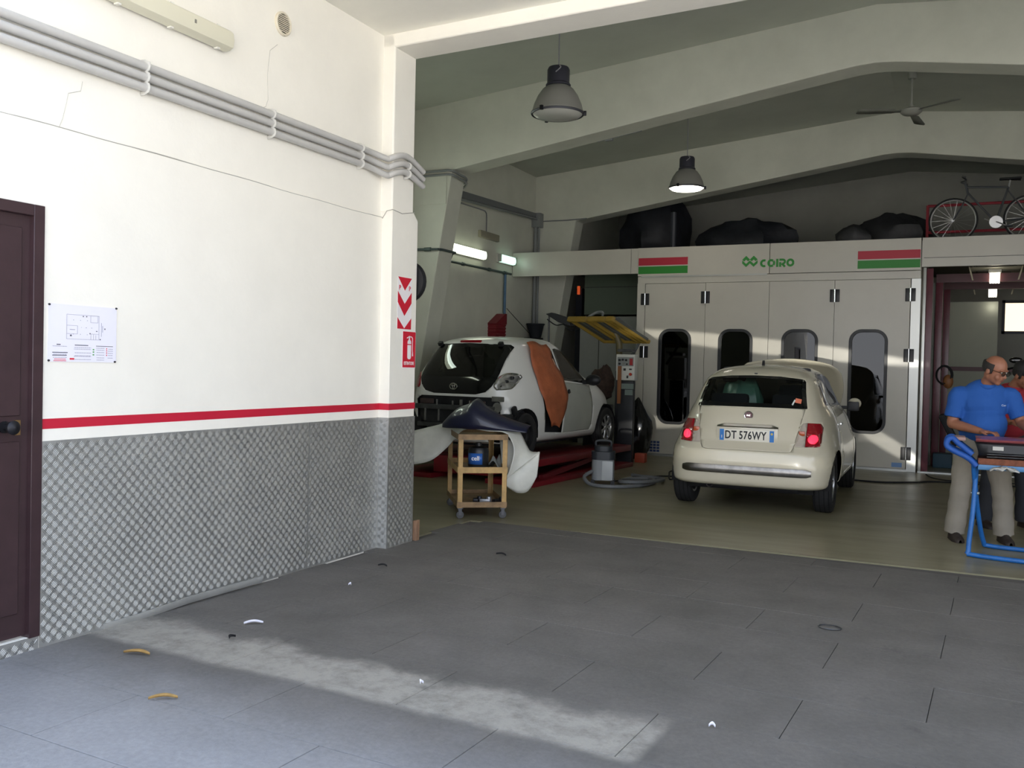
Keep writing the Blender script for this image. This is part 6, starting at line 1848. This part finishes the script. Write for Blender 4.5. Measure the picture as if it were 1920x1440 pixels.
b = MB(); b.tube([(-0.2, -0.05, 1.35), (-0.24, -0.3, 0.32)], 0.025, 8); b.tube([(-0.04, -0.05, 1.35), (-0.02, -0.3, 0.32)], 0.025, 8); b.build('fork', M('zinc fork'), mc)
b = MB(); b.tube([(-0.12, -0.3 + 0.26 * cos(2 * pi * k / 32), 0.32 + 0.26 * sin(2 * pi * k / 32)) for k in range(32)], 0.058, 10, closed=True); b.build('front_wheel', TYRE, mc)
b = MB(); b.ellipsoid((-0.12, 0.35, 1.05), (0.16, 0.38, 0.17), 18); b.build('tank', M('gloss black'), mc)
b = MB(); b.box((-0.12, 0.65, 0.55), (0.3, 0.6, 0.5), bevel=0.06); b.build('engine', DARKMETAL, mc)
b = MB(); b.tube([(-0.12, 1.1 + 0.26 * cos(2 * pi * k / 32), 0.32 + 0.26 * sin(2 * pi * k / 32)) for k in range(32)], 0.06, 10, closed=True); b.build('rear_wheel', TYRE, mc)

# ------------------------------------------------------------------ litter on the concrete
LEAF = M('dry leaf', 'a8864e', 0.8, var=0.15, scale=20)
def leaf(x, y, rz, ln, wd, lab, m=LEAF, name='dry_leaf', cat='leaf'):
    rows = []
    for i in range(9):
        t = i / 8
        hw = wd * sin(pi * min(1, t * 0.97 + 0.015)) ** 0.8
        rows.append([(ln * (t - 0.5), s * hw + 0.010 * sin(pi * t), 0.006 + 0.010 * abs(s) + 0.006 * sin(pi * t)) for s in (-1, -0.4, 0, 0.4, 1)])
    b = MB(); b.grid(rows)
    o = tag(b.build(name, m, loc=(x, y, 0.002), solid=0.0015), lab, cat)
    o.rotation_euler = (0, 0, rz)
    return o
leaf(0.49, 3.11, radians(16), 0.135, 0.016, 'curved dry yellow leaf on the concrete nearer the steel plate')
leaf(1.04, 2.75, radians(36), 0.115, 0.012, 'pale dry leaf on the concrete, nearer the camera')
leaf(0.70, 3.52, radians(95), 0.05, 0.010, 'small black scrap on the pale concrete slab', M('black scrap', '1a1a1c', 0.8), 'scrap', 'litter')
leaf(0.615, 3.77, radians(40), 0.10, 0.010, 'thin white paper sliver near the wall edging', M('paper'), 'paper_scrap', 'litter')
leaf(3.11, 3.56, radians(10), 0.025, 0.008, 'small white paper bit on the bare concrete at right', M('paper'), 'paper_scrap', 'litter')
leaf(1.87, 3.42, radians(60), 0.016, 0.008, 'tiny white bit at the joint of the pale slabs', M('paper'), 'paper_scrap', 'litter')
leaf(0.55, 4.72, radians(20), 0.016, 0.008, 'tiny white bit on the concrete in front of the pillar', M('paper'), 'paper_scrap', 'litter')
b = MB(); b.tube([(3.35 + 0.06 * cos(2 * pi * k / 24), 5.29 + 0.045 * sin(2 * pi * k / 24), 0.006) for k in range(24)], 0.0035, 5, closed=True)
tag(b.build('wire_ring', M('zinc fork')), 'small wire ring lying on the concrete', 'wire')
leaf(0.42, 5.28, radians(5), 0.07, 0.008, 'dark twig-like scrap near the foot of the pillar', M('black scrap'), 'scrap', 'litter')
leaf(0.95, 6.05, radians(-10), 0.09, 0.009, 'dark scrap lying at the middle of the bay floor', M('black scrap'), 'scrap', 'litter')
# ------------------------------------------------------------------ people
def remeshed(bm, name, vox, smooth=6):
    me = bpy.data.meshes.new(name)
    bm.to_mesh(me); bm.free()
    o = bpy.data.objects.new(name, me)
    COL.objects.link(o)
    r = o.modifiers.new('r', 'REMESH'); r.mode = 'VOXEL'; r.voxel_size = vox
    s = o.modifiers.new('s', 'SMOOTH'); s.factor = 0.5; s.iterations = smooth
    dg = bpy.context.evaluated_depsgraph_get(); dg.update()
    out = bpy.data.meshes.new_from_object(o.evaluated_get(dg))
    bpy.data.objects.remove(o)
    out.polygons.foreach_set('use_smooth', [True] * len(out.polygons))
    out.name = name
    return out
def place(me, name, mat, parent, label=None):
    me.materials.clear(); me.materials.append(mat)
    return part(name, me, parent, label=label)
def limb(b, pts, rad, seg=14):
    P = smooth_path(pts, 5)
    n = len(pts)
    R = [float(np.interp(k / (len(P) - 1), [i / (n - 1) for i in range(n)], rad)) for k in range(len(P))]
    b.tube(P, R, seg)
    for p, r in ((P[0], R[0]), (P[-1], R[-1])):
        b.ellipsoid(p, (r, r, r), 10)

def person(label, loc, rz, J, skin, shirt, trousers, shoes, hair, bald, head_yaw, head_pitch, glasses):
    t = thing('person', label, 'person', loc, rz)
    # body: head, neck, torso, arms with hands, legs in one continuous surface
    b = MB()
    hc = Vector(J['head'])
    Rh = Matrix.Rotation(head_yaw, 3, 'Z') @ Matrix.Rotation(head_pitch, 3, 'X')
    def H(p): return hc + Rh @ Vector(p)
    b.ellipsoid(H((0, 0.010, 0.025)), (0.076, 0.095, 0.088), 18, Rh)        # skull
    b.ellipsoid(H((0, -0.025, -0.045)), (0.058, 0.066, 0.072), 16, Rh)     # face and jaw
    b.ellipsoid(H((0, -0.062, -0.098)), (0.030, 0.024, 0.020), 12, Rh)     # chin
    b.tube([H((0, -0.086, 0.0)), H((0, -0.104, -0.035)), H((0, -0.092, -0.048))], [0.009, 0.016, 0.012], 8)   # nose
    for s in (-1, 1):
        b.ellipsoid(H((s * 0.076, 0.012, -0.02)), (0.012, 0.022, 0.034), 10, Rh)   # ears
        b.ellipsoid(H((s * 0.034, -0.078, 0.018)), (0.026, 0.012, 0.010), 8, Rh)   # brows
        b.ellipsoid(H((s * 0.040, -0.062, -0.045)), (0.024, 0.022, 0.026), 8, Rh)  # cheeks
    b.ellipsoid(H((0, -0.086, -0.066)), (0.024, 0.010, 0.007), 8, Rh)      # lips
    nk = Vector(J['neck'])
    limb(b, [nk, nk.lerp(hc, 0.5), H((0, 0.02, -0.06))], [0.062, 0.056, 0.056])
    ch, wa, pe = Vector(J['chest']), Vector(J['waist']), Vector(J['pelvis'])
    b.ellipsoid(ch, (0.175, 0.115, 0.19), 18); b.ellipsoid(wa, (0.165, 0.125, 0.16), 18); b.ellipsoid(pe, (0.165, 0.115, 0.12), 18)
    b.ellipsoid(nk + Vector((0, 0.01, -0.05)), (0.12, 0.075, 0.06), 14)
    for s, k in ((-1, 'r'), (1, 'l')):
        sh, el, wr = (Vector(J[n + k]) for n in ('sh', 'el', 'wr'))
        limb(b, [ch.lerp(sh, 0.6), sh, sh.lerp(el, 0.5), el], [0.07, 0.062, 0.052, 0.043])
        limb(b, [el, el.lerp(wr, 0.35), wr], [0.043, 0.042, 0.028])
        # hand: palm, four fingers of unequal length bent over the part, thumb from the side
        d = (Vector(J['hd' + k]) - wr).normalized()
        up = Vector((0, 0, 1)); side = d.cross(up).normalized(); up = side.cross(d).normalized()
        Rp = Matrix((side, d, up)).transposed()
        pc = wr + d * 0.05
        b.ellipsoid(pc, (0.042, 0.055, 0.017), 14, Rp)
        b.ellipsoid(wr + d * 0.015, (0.030, 0.03, 0.02), 10, Rp)
        for q, ln in enumerate((0.066, 0.078, 0.072, 0.056)):
            x = (q - 1.5) * 0.021 * s
            a0 = pc + side * x + d * 0.040
            a1 = a0 + d * ln * 0.45 + side * x * 0.10 + up * 0.004
            a2 = a1 + d * ln * 0.32 - up * 0.016
            a3 = a2 + d * ln * 0.16 - up * 0.022
            b.tube([a0, a1, a2, a3], [0.0105, 0.010, 0.009, 0.0075], 8)
        th0 = wr + d * 0.022 - side * s * 0.028
        b.tube([th0, th0 - side * s * 0.026 + d * 0.022 - up * 0.004, th0 - side * s * 0.034 + d * 0.050 - up * 0.012, th0 - side * s * 0.028 + d * 0.070 - up * 0.018], [0.014, 0.012, 0.011, 0.008], 8)
        hp, kn, an = (Vector(J[n + k]) for n in ('hp', 'kn', 'an'))
        limb(b, [pe.lerp(hp, 0.7), hp.lerp(kn, 0.4), kn], [0.098, 0.078, 0.056])
        limb(b, [kn, kn.lerp(an, 0.35), an], [0.055, 0.054, 0.038])
        b.ellipsoid(an + Vector((0, -0.05, -0.045)), (0.03, 0.09, 0.024), 12)
    bmesh.ops.recalc_face_normals(b.bm, faces=b.bm.faces[:])
    place(remeshed(b.bm, 'body', 0.0075, 4), 'body', skin, t)
    # polo shirt
    b = MB()
    b.ellipsoid(ch, (0.195, 0.135, 0.20), 18); b.ellipsoid(wa + Vector((0, -0.02, 0.0)), (0.188, 0.16, 0.17), 18); b.ellipsoid(pe + Vector((0, -0.01, 0.05)), (0.182, 0.135, 0.12), 18)
    b.ellipsoid(nk + Vector((0, 0.01, -0.045)), (0.155, 0.09, 0.075), 14)
    for s, k in ((-1, 'r'), (1, 'l')):
        sh, el = Vector(J['sh' + k]), Vector(J['el' + k])
        e2 = sh.lerp(el, 0.78)
        P = smooth_path([ch.lerp(sh, 0.55), sh, sh.lerp(el, 0.4), e2], 5)
        b.tube(P, [float(np.interp(q / (len(P) - 1), [0, 0.33, 0.66, 1], [0.082, 0.072, 0.070, 0.076])) for q in range(len(P))], 14)
    for v in b.bm.verts:
        f = 0.006 * sin(26 * v.co.z + 9 * v.co.x) + 0.004 * sin(41 * v.co.x - 17 * v.co.z)
        v.co.y += f
    bmesh.ops.recalc_face_normals(b.bm, faces=b.bm.faces[:])
    sh_o = place(remeshed(b.bm, 'polo_shirt', 0.010, 3), 'polo_shirt', shirt, t)
    b = MB()
    n2 = nk + Vector((0, 0.0, 0.012))
    b.tube([n2 + Vector((0.072 * cos(2 * pi * q / 20), 0.072 * sin(2 * pi * q / 20) + 0.0, -0.018 * sin(2 * pi * q / 20 + pi) - 0.012)) for q in range(20)], 0.016, 8, closed=True, flat=(0.6, 1.3)); b.build('collar', shirt, sh_o)
    # trousers
    b = MB()
    b.ellipsoid(pe, (0.18, 0.135, 0.12), 16)
    for s, k in ((-1, 'r'), (1, 'l')):
        hp, kn, an = (Vector(J[n + k]) for n in ('hp', 'kn', 'an'))
        P = smooth_path([pe.lerp(hp, 0.6), hp.lerp(kn, 0.35), kn, kn.lerp(an, 0.5), an + Vector((0, 0.005, -0.03))], 5)
        b.tube(P, [float(np.interp(q / (len(P) - 1), [0, 0.25, 0.5, 0.75, 1], [0.108, 0.100, 0.082, 0.080, 0.085])) + 0.004 * sin(q * 1.9) for q in range(len(P))], 16)
    bmesh.ops.recalc_face_normals(b.bm, faces=b.bm.faces[:])
    tr_o = place(remeshed(b.bm, 'trousers', 0.011, 3), 'trousers', trousers, t)
    b = MB(); b.tube([pe + Vector((0.183 * cos(2 * pi * q / 28), 0.138 * sin(2 * pi * q / 28), 0.075)) for q in range(28)], 0.018, 8, closed=True, flat=(0.4, 1.0)); b.build('belt', RUBBER, tr_o)
    for s, k in ((-1, 'r'), (1, 'l')):
        an = Vector(J['an' + k])
        b = MB()
        rows = []
        for yy, w_, h_ in ((0.085, 0.02, 0.05), (0.06, 0.038, 0.085), (0.0, 0.045, 0.10), (-0.07, 0.05, 0.075), (-0.14, 0.05, 0.055), (-0.185, 0.036, 0.04), (-0.20, 0.012, 0.025)):
            rows.append([(w_ * cos(a), yy, max(0.0, 0.0 + h_ * sin(a)) if sin(a) > 0 else 0.0) for a in [2 * pi * q / 16 for q in range(16)]])
        b.grid(rows, closed_u=True); bmesh.ops.recalc_face_normals(b.bm, faces=b.bm.faces[:])
        b.build('shoe', shoes, t, loc=(an.x, an.y, 0.0))
    # hair
    b = MB()
    rows = []
    for i in range(11):
        el_ = radians(-38 + (100 if not bald else 52) * i / 10)
        row = []
        for q in range(25):
            az = radians(-20 + 220 * q / 24) if (bald or el_ < 0.35) else radians(-60 + 300 * q / 24)
            r = 1.06
            row.append(H((0.076 * r * cos(el_) * cos(az), 0.010 + 0.095 * r * cos(el_) * sin(az), 0.025 + 0.088 * r * sin(el_))))
        rows.append(row)
    b.grid(rows)
    if not bald:
        b.ellipsoid(H((0, 0.016, 0.045)), (0.083, 0.100, 0.082), 16, Rh)
    b.jitter(0.002)
    b.build('hair', hair, t, solid=0.012)
    for s in (-1, 1):
        b = MB(); b.ellipsoid(H((s * 0.032, -0.080, 0.0)), (0.013, 0.008, 0.007), 10, Rh); e = b.build('eye', M('eye white', 'c9c2b8', 0.3), t)
        b = MB(); b.ellipsoid(H((s * 0.032, -0.086, -0.001)), (0.006, 0.004, 0.006), 8, Rh); b.build('iris', M('iris dark', '2a1c16', 0.2), e)
    b = MB(); b.ellipsoid(H((0, -0.094, -0.066)), (0.022, 0.004, 0.004), 8, Rh); b.build('mouth', M('lip colour', '6f3e36', 0.5), t)
    if glasses:
        b = MB()
        for s in (-1, 1):
            b.tube([H((s * 0.034 + 0.026 * cos(2 * pi * q / 20), -0.100, -0.002 + 0.019 * sin(2 * pi * q / 20))) for q in range(20)], 0.0022, 6, closed=True)
            b.tube([H((s * 0.060, -0.098, 0.004)), H((s * 0.080, -0.03, 0.004)), H((s * 0.082, 0.02, -0.002))], 0.0022, 6)
        b.tube([H((-0.010, -0.103, 0.002)), H((0.010, -0.103, 0.002))], 0.0022, 6)
        gl_ = b.build('glasses', M('glasses frame', '2a2420', 0.3), t)
        for s in (-1, 1):
            b = MB(); b.poly([H((s * 0.034 + 0.026 * cos(2 * pi * q / 20), -0.100, -0.002 + 0.019 * sin(2 * pi * q / 20))) for q in range(20)]); b.build('lens', glass_mat('spectacle lens', '8a8a86', 0.6), gl_)
    return t, sh_o

SK1 = M('tanned skin', '94624a', 0.55)
SK2 = M('shaded skin', '8a5a42', 0.55)
J1 = dict(head=(0.045, -0.155, 1.468), neck=(0.01, -0.055, 1.335), chest=(0, -0.02, 1.19), waist=(0, -0.01, 1.0), pelvis=(0, 0.03, 0.88),
          shr=(-0.205, -0.02, 1.25), elr=(-0.245, -0.02, 1.0), wrr=(-0.085, -0.26, 0.955), hdr=(0.02, -0.36, 0.945),
          shl=(0.205, -0.03, 1.25), ell=(0.285, -0.08, 1.02), wrl=(0.27, -0.32, 0.985), hdl=(0.25, -0.42, 0.965),
          hpr=(-0.10, 0.03, 0.84), knr=(-0.155, -0.01, 0.45), anr=(-0.185, 0.04, 0.09), hpl=(0.10, 0.03, 0.84), knl=(0.17, 0.0, 0.45), anl=(0.21, 0.05, 0.09))
p1, sh1 = person('balding man in a blue polo shirt and glasses bending over the trestle', (4.16, 8.76, 0.0), radians(14), J1, SK1, M('blue polo cloth', '1a4f98', 0.85, bump=0.15, bscale=90),
       M('beige trouser cloth', '8f887c', 0.9, var=0.06, scale=6), M('brown shoe leather', '2e2522', 0.5), M('greying dark hair', '2b2724', 0.8), True, radians(42), radians(22), True)
put_text('Cor', 0.022, M('logo pale', 'b8c4d8', 0.6), sh1, (0.115, -0.163, 1.17), '-Y', 'chest_print', 0.0008)
J2 = dict(J1)
J2.update(head=(0.03, -0.20, 1.43), neck=(0.0, -0.09, 1.31), chest=(0, -0.03, 1.16), shr=(-0.2, -0.03, 1.22), shl=(0.2, -0.04, 1.22), wrr=(-0.12, -0.28, 1.0), hdr=(-0.05, -0.38, 0.98), elr=(-0.26, 0.0, 1.03))
p2, sh2 = person('dark-haired man in a red shirt standing behind the man in blue', (4.40, 9.72, 0.0), radians(25), J2, SK2, M('red shirt cloth', '8e1c28', 0.85),
       M('dark trouser cloth', '2c2e34', 0.9), M('brown shoe leather'), M('black hair', '161414', 0.7), False, radians(25), radians(25), False)
